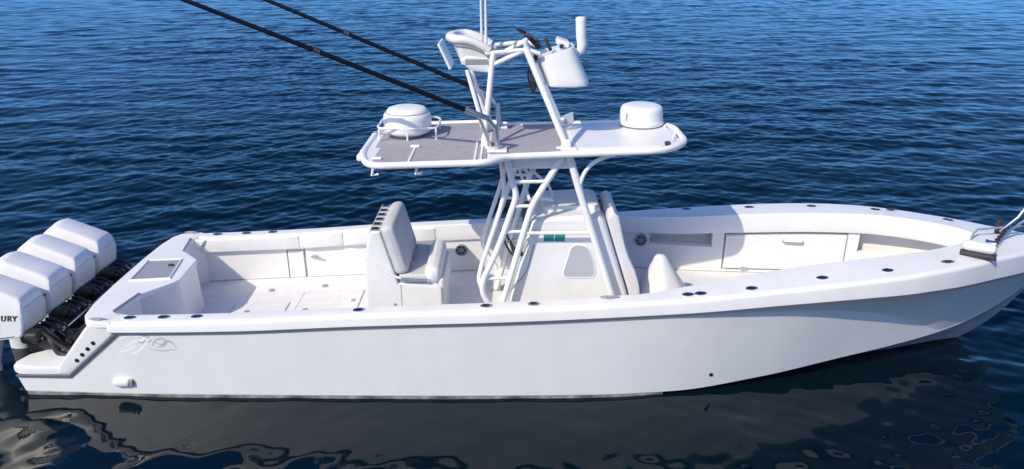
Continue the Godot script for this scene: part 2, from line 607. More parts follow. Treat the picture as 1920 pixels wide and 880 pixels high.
	for s in [-1.0, 1.0]:
		for q in [[-4.82, -3.55, flo, top_f, "side_panel"], [-3.53, -3.29, flo, func(x): return ys(x) - 0.30, "side_door_post"], [-3.25, -1.7, flo, top_f, "side_panel"], [-1.68, 2.13, flo, top_f, "side_panel"],
				[2.13, 3.05, flo, func(x): return 0.955 + 0.02 * (x - 2.2), "side_panel"], [3.05, 3.22, flo, top_f, "side_panel"], [3.22, 4.95, flo, func(x): return floor_y(x) + 0.05, "side_panel"],
				[4.97, 5.12, flo, top_f, "side_panel"], [5.12, 6.15, flo, func(x): return 1.02, "side_panel"]]:
			part(q[4], liner(q[0], q[1], q[2], q[3], 0.04, 0.075, s), M.liner, b)
		var d := part("locker_door", liner(3.245, 4.945, func(x): return floor_y(x) + 0.065, func(x): return ys(x) - 0.315, 0.025, 0.08, s), M.liner, b)
		var mb := MB.new()
		mb.tube([Vector3(4.05, 1.13, s * (wi(4.05) + 0.022)), Vector3(4.07, 1.115, s * (wi(4.07) - 0.012)), Vector3(4.33, 1.115, s * (wi(4.33) - 0.012)), Vector3(4.35, 1.13, s * (wi(4.35) + 0.022))], 0.011, 6)
		part("handle", mb, M.steel, d)
		for hx in [3.55, 4.65]:
			mb = MB.new()
			mb.rbox(Vector3(hx, floor_y(hx) + 0.075, s * (wi(hx) + 0.018)), Vector3(0.10, 0.05, 0.02), 0.006)
			part("hinge", mb, M.steel, d)
		for q in [[-0.80, 0.775], [2.0, 0.99]]:
			var sp := MB.new()
			var xf := Transform3D(Basis(Vector3(1, 0, 0), -s * -PI / 2.0), Vector3(q[0], q[1], s * (wi(q[0]) + 0.035)))
			sp.lathe([Vector2(0.10, 0.0), Vector2(0.10, -0.02), Vector2(0.085, -0.03), Vector2(0.075, -0.012), Vector2(0.02, -0.016), Vector2(0.001, -0.016)], xf, 24)
			var spk := part("speaker", sp, M.grey, b)
			for a in 6:
				var pt := MB.new()
				var t := TAU * a / 6.0
				pt.rbox(Vector3(q[0] + cos(t) * 0.055, q[1] + sin(t) * 0.055, s * (wi(q[0]) + 0.012)), Vector3(0.03, 0.03, 0.02), 0.004, Basis(Vector3(0, 0, 1), t))
				part("speaker_grille", pt, M.dark, spk)
	# coaming bolsters on the port quarter, seams between them
	for s in [-1.0, 1.0]:
		for q in [[-4.80, -3.32], [-3.29, -2.64], [-2.61, -1.2]]:
			var mb := MB.new()
			var rows := []
			for x in stations(q[0], q[1], 0.12):
				var z := wi(x) - 0.02
				var e := minf(1.0, minf(x - q[0], q[1] - x) / 0.03 + 0.25)
				rows.append(PackedVector3Array([Vector3(x, ys(x) - 0.025, s * (z + 0.02)), Vector3(x, ys(x) - 0.05, s * (z - 0.025 * e)), Vector3(x, ys(x) - 0.15, s * (z - 0.035 * e)), Vector3(x, ys(x) - 0.235, s * (z - 0.025 * e)), Vector3(x, ys(x) - 0.26, s * (z + 0.02))]))
			mb.loft(rows)
			mb.fan(rows[0], false); mb.fan(rows[-1], true)
			part("coaming_bolster", mb, M.vinyl, b)
	# side door latch
	var la := MB.new()
	la.rbox(Vector3(-3.12, 0.68, -1.35), Vector3(0.10, 0.05, 0.05), 0.015)
	la.tube([Vector3(-3.16, 0.68, -1.33), Vector3(-3.0, 0.665, -1.31)], 0.014, 6)
	part("door_latch", la, M.steel, b)

	# transom: top with the live-well bulge, walls, stern quarters, swim platforms
	var plan := PackedVector2Array([Vector2(-4.86, 1.485), Vector2(-5.05, 1.48), Vector2(-5.19, 1.42), Vector2(-5.27, 1.28), Vector2(-5.32, 1.0), Vector2(-5.345, 0.4), Vector2(-5.345, -0.4), Vector2(-5.32, -1.0), Vector2(-5.27, -1.28), Vector2(-5.19, -1.42), Vector2(-5.05, -1.48), Vector2(-4.86, -1.485),
		Vector2(-4.86, -1.255), Vector2(-4.95, -1.13), Vector2(-4.86, -0.74), Vector2(-4.59, -0.47), Vector2(-4.55, -0.42), Vector2(-4.515, 0.24), Vector2(-4.56, 0.33), Vector2(-4.845, 0.70), Vector2(-4.94, 1.2), Vector2(-4.86, 1.255)])
	var mb2 := MB.new()
	var flat := Transform3D(Basis(Vector3(1, 0, 0), Vector3(0, 0, 1), Vector3(0, 1, 0)), Vector3.ZERO)
	mb2.prism(plan, flat, [[0.955, 0.012], [0.965, 0.0], [1.015, 0.0], [1.029, 0.006], [1.036, 0.02]])
	part("transom_top", mb2, M.gel, b)
	mb2 = MB.new()
	var iw := [Vector2(-4.82, -1.33), Vector2(-4.95, -1.16), Vector2(-4.90, -0.74), Vector2(-4.62, -0.47), Vector2(-4.58, -0.42), Vector2(-4.545, 0.24), Vector2(-4.59, 0.33), Vector2(-4.88, 0.70), Vector2(-4.97, 1.2), Vector2(-4.82, 1.33)]
	var ra := PackedVector3Array(); var rb := PackedVector3Array()
	for q in iw:
		ra.append(Vector3(q.x, 0.97, q.y)); rb.append(Vector3(q.x + 0.03, 0.2, q.y))
	mb2.loft([ra, rb])
	part("transom_inner_wall", mb2, M.liner, b, 25.0)
	mb2 = MB.new()
	ra = PackedVector3Array(); rb = PackedVector3Array()
	for q in [Vector2(-4.9, 1.45), Vector2(-5.18, 1.40), Vector2(-5.30, 1.0), Vector2(-5.33, 0.4), Vector2(-5.33, -0.4), Vector2(-5.30, -1.0), Vector2(-5.18, -1.40), Vector2(-4.9, -1.45)]:
		ra.append(Vector3(q.x, 0.97, q.y)); rb.append(Vector3(q.x - 0.06, 0.1, q.y))
	mb2.loft([ra, rb])
	part("transom_outer_wall", mb2, M.gel, b)
	mb2 = MB.new()
	mb2.rbox(Vector3(-5.68, 0.15, 0), Vector3(0.72, 0.26, 2.1), 0.04)
	part("engine_bracket", mb2, M.gel, b)
	# live-well lid
	mb2 = MB.new()
	var lid := [Vector3(-5.22, 1.043, -0.36), Vector3(-4.76, 1.043, -0.40), Vector3(-4.66, 1.043, 0.24), Vector3(-5.17, 1.043, 0.31)]
	mb2.tube([lid[0], lid[0].lerp(lid[1], 0.5), lid[1], lid[1].lerp(lid[2], 0.5), lid[2], lid[2].lerp(lid[3], 0.5), lid[3], lid[3].lerp(lid[0], 0.5)], 0.016, 6, true)
	var lw := part("livewell_lid", mb2, M.gel, b)
	mb2 = MB.new()
	mb2.quad(lid[0] + Vector3(0.01, -0.001, 0.01), lid[1] + Vector3(-0.01, -0.001, 0.01), lid[2] + Vector3(-0.01, -0.001, -0.01), lid[3] + Vector3(0.01, -0.001, -0.01))
	part("lid_window", mb2, M.hatch, lw)
	mb2 = MB.new()
	mb2.rbox(Vector3(-4.82, 1.055, -0.18), Vector3(0.07, 0.02, 0.05), 0.006)
	part("lid_latch", mb2, M.dark, lw)
	# gate seam and thin top pad of the transom edge, both sides
	for s in [1.0, -1.0]:
		mb2 = MB.new()
		mb2.tube([Vector3(-4.955, 1.045, s * 1.2), Vector3(-4.865, 1.045, s * 0.70)], 0.014, 6)
		part("transom_edge_trim", mb2, M.grey, b)
		var side := Transform3D(Basis.IDENTITY, Vector3.ZERO)
		var q := PackedVector2Array([Vector2(-5.50, 0.30), Vector2(-4.785, 0.925), Vector2(-4.74, 1.0), Vector2(-4.9, 1.024), Vector2(-5.06, 1.022), Vector2(-5.15, 0.99), Vector2(-5.22, 0.92), Vector2(-5.64, 0.40), Vector2(-5.66, 0.30)])
		mb2 = MB.new()
		mb2.prism(q, side, [[1.20 * s, 0.02], [1.22 * s, 0.0], [1.435 * s, 0.0], [1.457 * s, 0.008], [1.468 * s, 0.03]])
		part("stern_quarter", mb2, M.gel, b)
		for k in 4:
			mb2 = MB.new()
			var c := Vector3(lerpf(-5.375, -5.125, k / 3.0), lerpf(0.50, 0.745, k / 3.0), 1.465 * s)
			mb2.lathe([Vector2(0.028, -0.01), Vector2(0.028, 0.006), Vector2(0.018, 0.010), Vector2(0.001, 0.006)], Transform3D(Basis(Vector3(1, 0, 0), s * PI / 2), c), 14)
			part("quarter_vent", mb2, M.black, b)
		mb2 = MB.new()
		var pf := PackedVector2Array([Vector2(-5.33, 1.0 * s), Vector2(-6.02, 1.0 * s), Vector2(-6.19, 1.12 * s), Vector2(-6.26, 1.30 * s), Vector2(-6.24, 1.39 * s), Vector2(-6.16, 1.44 * s), Vector2(-5.95, 1.452 * s), Vector2(-5.33, 1.455 * s)])
		mb2.prism(pf, flat, [[0.283, 0.02], [0.288, 0.004], [0.30, 0.0], [0.365, 0.0], [0.385, 0.008], [0.395, 0.03]])
		part("swim_platform", mb2, M.gel, b)
	# scupper cover and drain on the starboard side
	mb2 = MB.new()
	var sc := hull_point(-4.83, 0.20, 1.0)
	mb2.rbox(sc + Vector3(-0.02, 0, 0.02), Vector3(0.22, 0.11, 0.09), 0.05)
	part("scupper_cover", mb2, M.gel, b)
	mb2 = MB.new()
	mb2.rbox(sc + Vector3(0.105, -0.005, 0.012), Vector3(0.03, 0.09, 0.07), 0.012)
	part("scupper_mouth", mb2, M.grey, b)
	mb2 = MB.new()
	mb2.lathe([Vector2(0.026, -0.01), Vector2(0.026, 0.005), Vector2(0.001, 0.006)], Transform3D(Basis(Vector3(1, 0, 0), PI / 2), hull_point(2.50, 0.16, 1.0)), 12)
	part("hull_drain", mb2, M.black, b)
	# rod holders and cleats on the gunwale
	var holders := [[-4.67, 1], [-4.25, 1], [-3.84, 1], [-1.85, 1], [-0.31, 1], [0.26, 1], [2.10, 1], [2.25, 1], [2.86, 1], [3.75, 1], [4.58, 1], [-4.60, -1], [-4.15, -1], [-3.74, -1], [-1.85, -1], [2.70, -1], [3.62, -1], [4.52, -1], [5.38, -1], [6.25, -1]]
	for h in holders:
		var x: float = h[0]
		var s: float = h[1]
		var z := lerpf(maxf(wi(x), ws(x) - 0.21), ws(x), 0.42) if x < 3.0 else ws(x) - 0.20
		var dir := atan2((ws(x + 0.1) - ws(x - 0.1)) * s, 0.2)
		var bas := Basis(Vector3.UP, -dir) * Basis(Vector3(0, 0, 1), atan2(ys(x + 0.1) - ys(x - 0.1), 0.2))
		mb2 = MB.new()
		mb2.lathe([Vector2(0.05, -0.004), Vector2(0.05, 0.006), Vector2(0.044, 0.010), Vector2(0.034, 0.011), Vector2(0.031, 0.004)], Transform3D(bas, Vector3(x, ys(x) + 0.004 + 0.006 * smoothstep(2.0, 4.0, x), s * z)), 20, 1.45, 1.0)
		var rh := part("rod_holder", mb2, M.steel, b)
		mb2 = MB.new()
		mb2.lathe([Vector2(0.033, 0.002), Vector2(0.033, 0.0075), Vector2(0.001, 0.0085)], Transform3D(bas, Vector3(x, ys(x) + 0.006 + 0.006 * smoothstep(2.0, 4.0, x), s * z)), 16, 1.5, 1.0)
		part("rod_holder_cap", mb2, M.black, rh)
	for h in [[-5.03, 1, 0.20], [1.17, 1, 0.24], [5.40, 1, 0.16], [-5.03, -1, 0.2], [1.17, -1, 0.24], [5.6, -1, 0.16]]:
		var x: float = h[0]
		var s: float = h[1]
		mb2 = MB.new()
		var z := s * (ws(x) - (0.055 if x < 0.0 else 0.15))
		var yy := ys(x) + (0.014 if x < 0.0 else 0.012)
		mb2.tube([Vector3(x - h[2] * 0.5, yy + 0.016, z), Vector3(x - h[2] * 0.2, yy + 0.022, z), Vector3(x + h[2] * 0.2, yy + 0.022, z), Vector3(x + h[2] * 0.5, yy + 0.016, z)], [0.006, 0.013, 0.013, 0.006], 8)
		mb2.rbox(Vector3(x, yy + 0.006, z), Vector3(h[2] * 0.45, 0.02, 0.03), 0.008)
		part("cleat", mb2, M.dark if x > 4.0 else M.grey, b)
	# faded lettering and fish outline on the starboard quarter
	var strokes := [
		[[[-4.78, 0.80], [-4.66, 0.86], [-4.52, 0.84], [-4.42, 0.78]], 0.020, M.emblem_white], [[[-4.74, 0.70], [-4.60, 0.78], [-4.46, 0.80]], 0.018, M.emblem_white],
		[[[-4.84, 0.62], [-4.70, 0.66], [-4.58, 0.74]], 0.016, M.emblem_white], [[[-4.62, 0.60], [-4.50, 0.72], [-4.36, 0.86]], 0.016, M.emblem_white],
		[[[-4.55, 0.82], [-4.46, 0.86], [-4.40, 0.80], [-4.50, 0.75]], 0.011, M.emblem_grey], [[[-4.40, 0.72], [-4.34, 0.80], [-4.25, 0.82], [-4.22, 0.75], [-4.34, 0.70]], 0.012, M.emblem_grey],
		[[[-4.28, 0.70], [-4.20, 0.78], [-4.14, 0.76], [-4.10, 0.70]], 0.010, M.emblem_grey], [[[-4.45, 0.68], [-4.30, 0.655], [-4.08, 0.68]], 0.007, M.emblem_grey],
		[[[-4.70, 0.60], [-4.58, 0.64], [-4.50, 0.70]], 0.014, M.emblem_white], [[[-4.58, 0.80], [-4.52, 0.76], [-4.44, 0.83]], 0.009, M.emblem_grey], [[[-4.36, 0.78], [-4.28, 0.74], [-4.20, 0.80], [-4.12, 0.77]], 0.009, M.emblem_grey]]
	for st in strokes:
		var pts := []
		var cv := Curve3D.new()
		for q in st[0]: cv.add_point(Vector3(q[0], q[1], 0))
		for i in 13:
			var u := cv.sample_baked(cv.get_baked_length() * i / 12.0, true)
			var t := (u.y - lut(T_YC, u.x)) / (side_top(u.x) - lut(T_YC, u.x))
			pts.append(u + Vector3(0, 0, side_z(u.x, t) + 0.0015))
		var mbx := MB.new()
		for i in pts.size() - 1:
			var d: Vector3 = (pts[i + 1] - pts[i]).normalized()
			var sd := Vector3(-d.y, d.x, 0)
			var w0: float = st[1] * (0.35 + 0.65 * sin(PI * i / 12.0))
			var w1: float = st[1] * (0.35 + 0.65 * sin(PI * (i + 1) / 12.0))
			mbx.quad(pts[i] - sd * w0, pts[i] + sd * w0, pts[i + 1] + sd * w1, pts[i + 1] - sd * w1)
		part("hull_emblem_stroke", mbx, st[2], b)

# ------------------------------------------------------------------ outboard motors
func build_outboards() -> void:
	var proto := thing("outboard_motor", "nearest white outboard motor, dark lettering on its side, cut by the photo's left edge", "outboard motor", Vector3.ZERO, "row of four white outboard motors on the stern")
	var prof := [Vector2(0.0, 0.95), Vector2(-0.012, 1.10), Vector2(-0.022, 1.155), Vector2(-0.06, 1.20), Vector2(-0.20, 1.265), Vector2(-0.38, 1.345), Vector2(-0.55, 1.42), Vector2(-0.61, 1.435), Vector2(-0.68, 1.42), Vector2(-0.80, 1.33), Vector2(-0.90, 1.22), Vector2(-0.93, 1.12), Vector2(-0.92, 0.95), Vector2(-0.86, 0.72), Vector2(-0.78, 0.60), Vector2(-0.66, 0.57), Vector2(-0.20, 0.64), Vector2(-0.09, 0.665), Vector2(-0.05, 0.71), Vector2(-0.02, 0.83)]
	var mb := MB.new()
	var slices := []
	for q in [[-0.262, 1.0, 0.10], [-0.258, 0.85, 0.05], [-0.245, 0.55, 0.015], [-0.225, 0.30, 0.0], [-0.205, 0.15, 0.0], [-0.192, 0.09, 0.0], [-0.175, 0.055, 0.0], [-0.15, 0.04, 0.0], [-0.08, 0.008, 0.0], [0.0, 0.0, 0.0], [0.08, 0.008, 0.0], [0.15, 0.04, 0.0], [0.175, 0.055, 0.0], [0.192, 0.09, 0.0], [0.205, 0.15, 0.0], [0.225, 0.30, 0.0], [0.245, 0.55, 0.015], [0.258, 0.85, 0.05], [0.262, 1.0, 0.10]]:
		var row := PackedVector3Array()
		for v in prof:
			var yy: float = v.y
			if yy > 0.95: yy = 0.95 + (yy - 0.95) * (1.0 - q[1])
			row.append(Vector3(lerpf(v.x, -0.46, q[2]), lerpf(yy, 0.8, q[2]), q[0]))
		slices.append(row)
	mb.loft(slices, true, true)
	part("cowl", mb, M.cowl, proto, 42.0)
	mb = MB.new()   # vent slit at the back of the cowl
	mb.rbox(Vector3(-0.845, 1.27, 0), Vector3(0.03, 0.08, 0.26), 0.012, Basis(Vector3(0, 0, 1), -0.6))
	part("vent", mb, M.dark, proto)
	mb = MB.new()
	var band := PackedVector2Array([Vector2(-0.02, 1.06), Vector2(0.008, 1.04), Vector2(0.004, 0.92), Vector2(-0.03, 0.74), Vector2(-0.06, 0.74)])
	mb.prism(band, Transform3D.IDENTITY, [[-0.21, 0.006], [-0.2, 0.0], [0.2, 0.0], [0.21, 0.006]])
	part("front_panel", mb, M.cowl, proto)
	mb = MB.new()
	for sgn in [1.0, -1.0]:
		mb = MB.new()
		mb.tube([Vector3(-0.05, 0.715, 0.245 * sgn), Vector3(-0.20, 0.675, 0.258 * sgn), Vector3(-0.45, 0.64, 0.262 * sgn), Vector3(-0.75, 0.63, 0.258 * sgn)], 0.008, 6)
		part("cowl_seam", mb, M.dark, proto)
	mb = MB.new()
	mb.rbox(Vector3(-0.015, 0.98, 0.10), Vector3(0.03, 0.06, 0.05), 0.01)
	part("cowl_latch", mb, M.grey, proto)
	mb = MB.new()
	var leg := []
	for q in [[0.61, 0.18, 0.22, -0.62], [0.48, 0.13, 0.16, -0.70], [0.15, 0.08, 0.14, -0.78], [-0.25, 0.06, 0.14, -0.80], [-0.45, 0.05, 0.13, -0.80]]:
		var row := PackedVector3Array()
		for k in 16:
			var t := TAU * k / 16
			row.append(Vector3(q[3] + cos(t) * q[2], q[0], sin(t) * q[1]))
		leg.append(row)
	mb.loft(leg, true, true)
	part("midsection", mb, M.cowl, proto)
	mb = MB.new()
	mb.lathe([Vector2(0.001, -0.36), Vector2(0.07, -0.30), Vector2(0.09, -0.1), Vector2(0.08, 0.12), Vector2(0.05, 0.30), Vector2(0.001, 0.34)], Transform3D(Basis(Vector3(0, 0, 1), PI / 2), Vector3(-0.80, -0.52, 0)), 14)
	part("gearcase", mb, M.cowl, proto)
	mb = MB.new()
	mb.rbox(Vector3(0.06, 0.46, 0), Vector3(0.42, 0.20, 0.26), 0.05, Basis(Vector3(0, 0, 1), 0.12))
	mb.rbox(Vector3(-0.08, 0.58, 0.0), Vector3(0.22, 0.14, 0.36), 0.05)
	mb.rbox(Vector3(0.30, 0.30, 0.10), Vector3(0.12, 0.36, 0.05), 0.02)
	mb.rbox(Vector3(0.30, 0.30, -0.10), Vector3(0.12, 0.36, 0.05), 0.02)
	part("mount_bracket", mb, M.black, proto)
	mb = MB.new()
	mb.tube([Vector3(0.03, 0.60, -0.22), Vector3(0.04, 0.63, 0.1), Vector3(0.04, 0.60, 0.24)], 0.045, 10)
	mb.tube([Vector3(0.15, 0.56, -0.2), Vector3(0.15, 0.58, 0.2)], 0.03, 8)
	part("steering_cylinder", mb, M.rubber, proto)
	mb = MB.new()
	mb.rbox(Vector3(0.13, 0.615, -0.02), Vector3(0.10, 0.05, 0.40), 0.018, Basis(Vector3.UP, -0.25))
	mb.rbox(Vector3(0.13, 0.645, 0.10), Vector3(0.03, 0.02, 0.03), 0.008)
	part("steering_plate", mb, M.alu, proto)
	for hz in [[0.05, 0.18, 0.56], [-0.08, 0.02, 0.50], [0.16, 0.26, 0.60], [-0.18, -0.10, 0.54]]:
		mb = MB.new()
		var cv := Curve3D.new()
		cv.add_point(Vector3(-0.02, 0.70, hz[0]), Vector3.ZERO, Vector3(0.16, 0.05, 0))
		cv.add_point(Vector3(0.40, hz[2] - 0.06, hz[1]), Vector3(-0.10, 0.08, 0), Vector3(0.06, -0.06, 0))
		cv.add_point(Vector3(0.74, 0.56, hz[1] + 0.12), Vector3(-0.12, -0.06, 0), Vector3.ZERO)
		var pts := []
		for i in 17: pts.append(cv.sample_baked(cv.get_baked_length() * i / 16.0, true))
		mb.tube(pts, 0.021, 8)
		part("rigging_hose", mb, M.rubber, proto)
	mb = MB.new()
	mb.rbox(Vector3(0.05, 0.68, 0.20), Vector3(0.20, 0.12, 0.20), 0.055)
	part("hose_boot", mb, M.rubber, proto)
	mb = MB.new()
	mb.rbox(Vector3(0.02, 0.60, -0.1), Vector3(0.18, 0.16, 0.30), 0.06)
	part("hose_boot", mb, M.rubber, proto)
	# lettering on both flanks of the cowl
	for s in [1.0, -1.0]:
		var tm := TextMesh.new()
		var sf := SystemFont.new()
		sf.font_names = PackedStringArray(["Droid Sans"])
		sf.font_italic = true
		sf.font_weight = 700
		tm.font = sf
		tm.text = "MERCURY"
		tm.font_size = 24
		tm.pixel_size = 0.0046
		tm.depth = 0.004
		var o := part_mesh("lettering", tm, M.dark, proto)
		var bas := Basis(Vector3(1, 0, 0), Vector3(0.25, 1, 0), Vector3(0, 0, 1))
		o.transform = Transform3D((Basis(Vector3.UP, 0.0 if s > 0 else PI)) * bas, Vector3(-0.325, 0.94, 0.264 * s))
	var zs := [0.90, 0.27, -0.36, -0.99]
	var labels := ["", "second white outboard motor from the near side of the stern", "third white outboard motor, between the second and the farthest one", "farthest white outboard motor, whole cowl seen against the blue water"]
	proto.position = Vector3(-6.13, -0.02, zs[0])
	for i in range(1, 4):
		var c: Node3D = proto.duplicate()
		c.name = numbered("outboard_motor")
		add_child(c, true)
		c.position = Vector3(-6.13, -0.02, zs[i])
		c.set_meta("label", labels[i])
	var rt := thing_at("rigging_conduit", "thick black rigging conduit lying between the motors and the white transom", "conduit", Vector3(-5.56, 0.55, 0.0))
	for q in [[-5.62, 0.52, 0.065], [-5.47, 0.57, 0.05], [-5.74, 0.48, 0.05], [-5.53, 0.65, 0.028]]:
		mb = MB.new()
		var rp := []
		for k in 25:
			var zz := lerpf(1.0, -1.12, k / 24.0)
			rp.append(Vector3(q[0] + 0.02 * sin(zz * 5.0 + q[1] * 9.0), q[1] + 0.02 * cos(zz * 7.0), zz))
		mb.tube(rp, q[2], 10)
		part("conduit_tube", mb, M.rubber, rt)
	mb = MB.new()
	var lp := Curve3D.new()
	lp.add_point(Vector3(-5.98, 0.62, 1.02), Vector3.ZERO, Vector3(0.10, 0.02, 0.10))
	lp.add_point(Vector3(-5.80, 0.42, 1.14), Vector3(-0.06, 0.08, -0.02), Vector3(0.06, -0.06, 0.02))
	lp.add_point(Vector3(-5.58, 0.41, 1.12), Vector3(-0.08, -0.03, 0.03), Vector3(0.06, 0.03, -0.03))
	lp.add_point(Vector3(-5.38, 0.52, 0.98), Vector3(-0.05, -0.06, 0.05), Vector3.ZERO)
	var lpp := []
	for k in 21: lpp.append(lp.sample_baked(lp.get_baked_length() * k / 20.0, true))
	mb.tube(lpp, 0.042, 10)
	part("hose_loop", mb, M.rubber, rt)
	var t := thing_at("steering_tie_bar", "thin bright metal tie bar linking the four outboard motors", "tie bar", Vector3(-5.80, 0.6, 0.0))
	mb = MB.new()
	mb.tube([Vector3(-5.80, 0.645, 0.98), Vector3(-5.80, 0.645, -1.0)], 0.016, 8)
	part("bar", mb, M.steel, t)
	for z in zs:
		mb = MB.new()
		mb.rbox(Vector3(-5.80, 0.645, z), Vector3(0.07, 0.06, 0.06), 0.02)
		part("ball_joint", mb, M.black, t)

# ------------------------------------------------------------------ hard top
func roof_y(x: float) -> float: return 2.915 + 0.033 * x
func round_path(pts: Array, r: float, seg := 6) -> Array:
	var out := []
	var n := pts.size()
	for i in n:
		var a: Vector2 = pts[(i + n - 1) % n]
		var b: Vector2 = pts[i]
		var c: Vector2 = pts[(i + 1) % n]
		var rr: float = minf(r, minf(a.distance_to(b), b.distance_to(c)) * 0.45)
		var p0: Vector2 = b + (a - b).normalized() * rr
		var p1: Vector2 = b + (c - b).normalized() * rr
		for k in seg + 1:
			var t := float(k) / seg
			out.append(p0.lerp(b, t).lerp(b.lerp(p1, t), t))
	return out

func build_roof() -> void:
	var o := thing_at("hard_top", "white hard top with grey non-slip deck on white pipe legs over the console", "hard top", Vector3(0.5, 0.45, 0))
	var pts := round_path([Vector2(-1.70, 1.02), Vector2(-0.28, 1.02), Vector2(-0.06, 0.80), Vector2(1.85, 0.74), Vector2(2.17, 0.42), Vector2(2.17, -0.42), Vector2(1.85, -0.74), Vector2(-0.06, -0.80), Vector2(-0.28, -1.02), Vector2(-1.70, -1.02), Vector2(-1.86, -0.5), Vector2(-1.86, 0.5)], 0.28)
	var poly := PackedVector2Array()
	var rim := []
	for q in pts:
		poly.append(q)
		rim.append(Vector3(q.x, roof_y(q.x) + 0.0, q.y))
	var tilt := Transform3D(Basis(Vector3(1, 0.033, 0), Vector3(0, 0, 1), Vector3(0, 1, 0)), Vector3(0, 2.915, 0))
	var mb := MB.new()
	mb.prism(poly, tilt, [[-0.045, 0.05], [-0.03, 0.02], [0.0, 0.015], [0.012, 0.03]])
	part("roof_panel", mb, M.gel, o)
	mb = MB.new()
	mb.tube(rim, 0.042, 12, true)
	part("rim_tube", mb, M.tube, o)
	# grey non-slip panels with seams
	for q in [[-1.67, -0.30, 0.26, 0.945], [-1.74, -0.30, -0.42, 0.245], [-1.67, -0.30, -0.945, -0.435], [-0.275, 0.72, -0.72, 0.72]]:
		mb = MB.new()
		var pl := PackedVector2Array()
		for v in round_path([Vector2(q[0], q[2]), Vector2(q[1], q[2]), Vector2(q[1], q[3]), Vector2(q[0], q[3])], 0.05, 3): pl.append(v)
		mb.prism(pl, tilt, [[0.008, 0.0], [0.018, 0.0], [0.020, 0.003]])
		part("nonskid_panel", mb, M.nonskid, o)
	# raised crown of the white front half
	mb = MB.new()
	var fp := PackedVector2Array()
	for v in round_path([Vector2(0.76, 0.68), Vector2(1.82, 0.64), Vector2(2.06, 0.38), Vector2(2.06, -0.38), Vector2(1.82, -0.64), Vector2(0.76, -0.68)], 0.12, 4): fp.append(v)
	mb.prism(fp, tilt, [[0.008, 0.0], [0.022, 0.0], [0.030, 0.02], [0.034, 0.06]])
	part("front_panel", mb, M.gel, o)
	for q in [Vector3(1.90, 0, 0.58), Vector3(1.90, 0, -0.58)]:
		mb = MB.new()
		mb.rbox(Vector3(q.x, roof_y(q.x) + 0.045, q.z), Vector3(0.07, 0.045, 0.05), 0.012)
		part("navigation_light", mb, M.dark, o)
	mb = MB.new()
	mb.tube([Vector3(2.02, roof_y(2.1) + 0.03, 0.30), Vector3(2.06, roof_y(2.1) + 0.08, 0.25), Vector3(2.06, roof_y(2.1) + 0.08, -0.25), Vector3(2.02, roof_y(2.1) + 0.03, -0.30)], 0.014, 8)
	part("front_grab_rail", mb, M.tube, o)
	# strips and small pads on the deck
	for q in [[-1.22, 0.32, 0.98], [-0.44, 0.10, 0.98], [-0.37, 0.30, 0.98]]:
		mb = MB.new()
		var zc: float = (q[1] + q[2]) * 0.5
		mb.rbox(Vector3(q[0], roof_y(q[0]) + 0.026, zc), Vector3(0.028, 0.014, q[2] - q[1]), 0.005)
		part("deck_strip", mb, M.tube, o)
	for q in [[-1.22, 0.30], [-0.40, 0.12], [-1.62, 0.80], [0.60, 0.60]]:
		mb = MB.new()
		mb.rbox(Vector3(q[0], roof_y(q[0]) + 0.035, q[1]), Vector3(0.12, 0.03, 0.06), 0.012)
		part("deck_pad", mb, M.tube, o)
	# cluster of small lights along the rounded aft edge
	for k in 6:
		mb = MB.new()
		var z := lerpf(0.52, -0.52, k / 5.0)
		mb.rbox(Vector3(-1.865, roof_y(-1.9) - 0.015, z), Vector3(0.09, 0.085, 0.18), 0.025)
		part("spotlight", mb, M.dome, o)
	for q in [Vector3(-1.64, 0, 0.98), Vector3(-1.12, 0, 0.98)]:
		mb = MB.new()
		mb.tube([Vector3(q.x, roof_y(q.x) - 0.04, q.z), Vector3(q.x - 0.02, roof_y(q.x) - 0.12, q.z), Vector3(q.x + 0.05, roof_y(q.x) - 0.12, q.z - 0.03)], 0.018, 8)
		part("hook_bracket", mb, M.tube, o)
	for q in [[Vector3(-0.05, 2.80, -0.64), Vector3(0.22, 2.26, -0.64)], [Vector3(0.30, 2.80, -0.64), Vector3(0.03, 2.30, -0.64)], [Vector3(0.44, 2.80, -0.62), Vector3(0.10, 2.52, -0.62)]]:
		mb = MB.new()
		mb.tube(q, 0.024, 8)
		part("brace", mb, M.tube, o)
	# underside box and pipe frame
	mb = MB.new()
	mb.rbox(Vector3(0.33, 2.78, 0.0), Vector3(0.86, 0.17, 1.20), 0.04)
	part("electronics_box", mb, M.gel, o)
	mb = MB.new()
	mb.rbox(Vector3(-0.75, 2.835, 0.0), Vector3(1.1, 0.07, 1.3), 0.03)
	part("underside_pan", mb, M.gel, o)
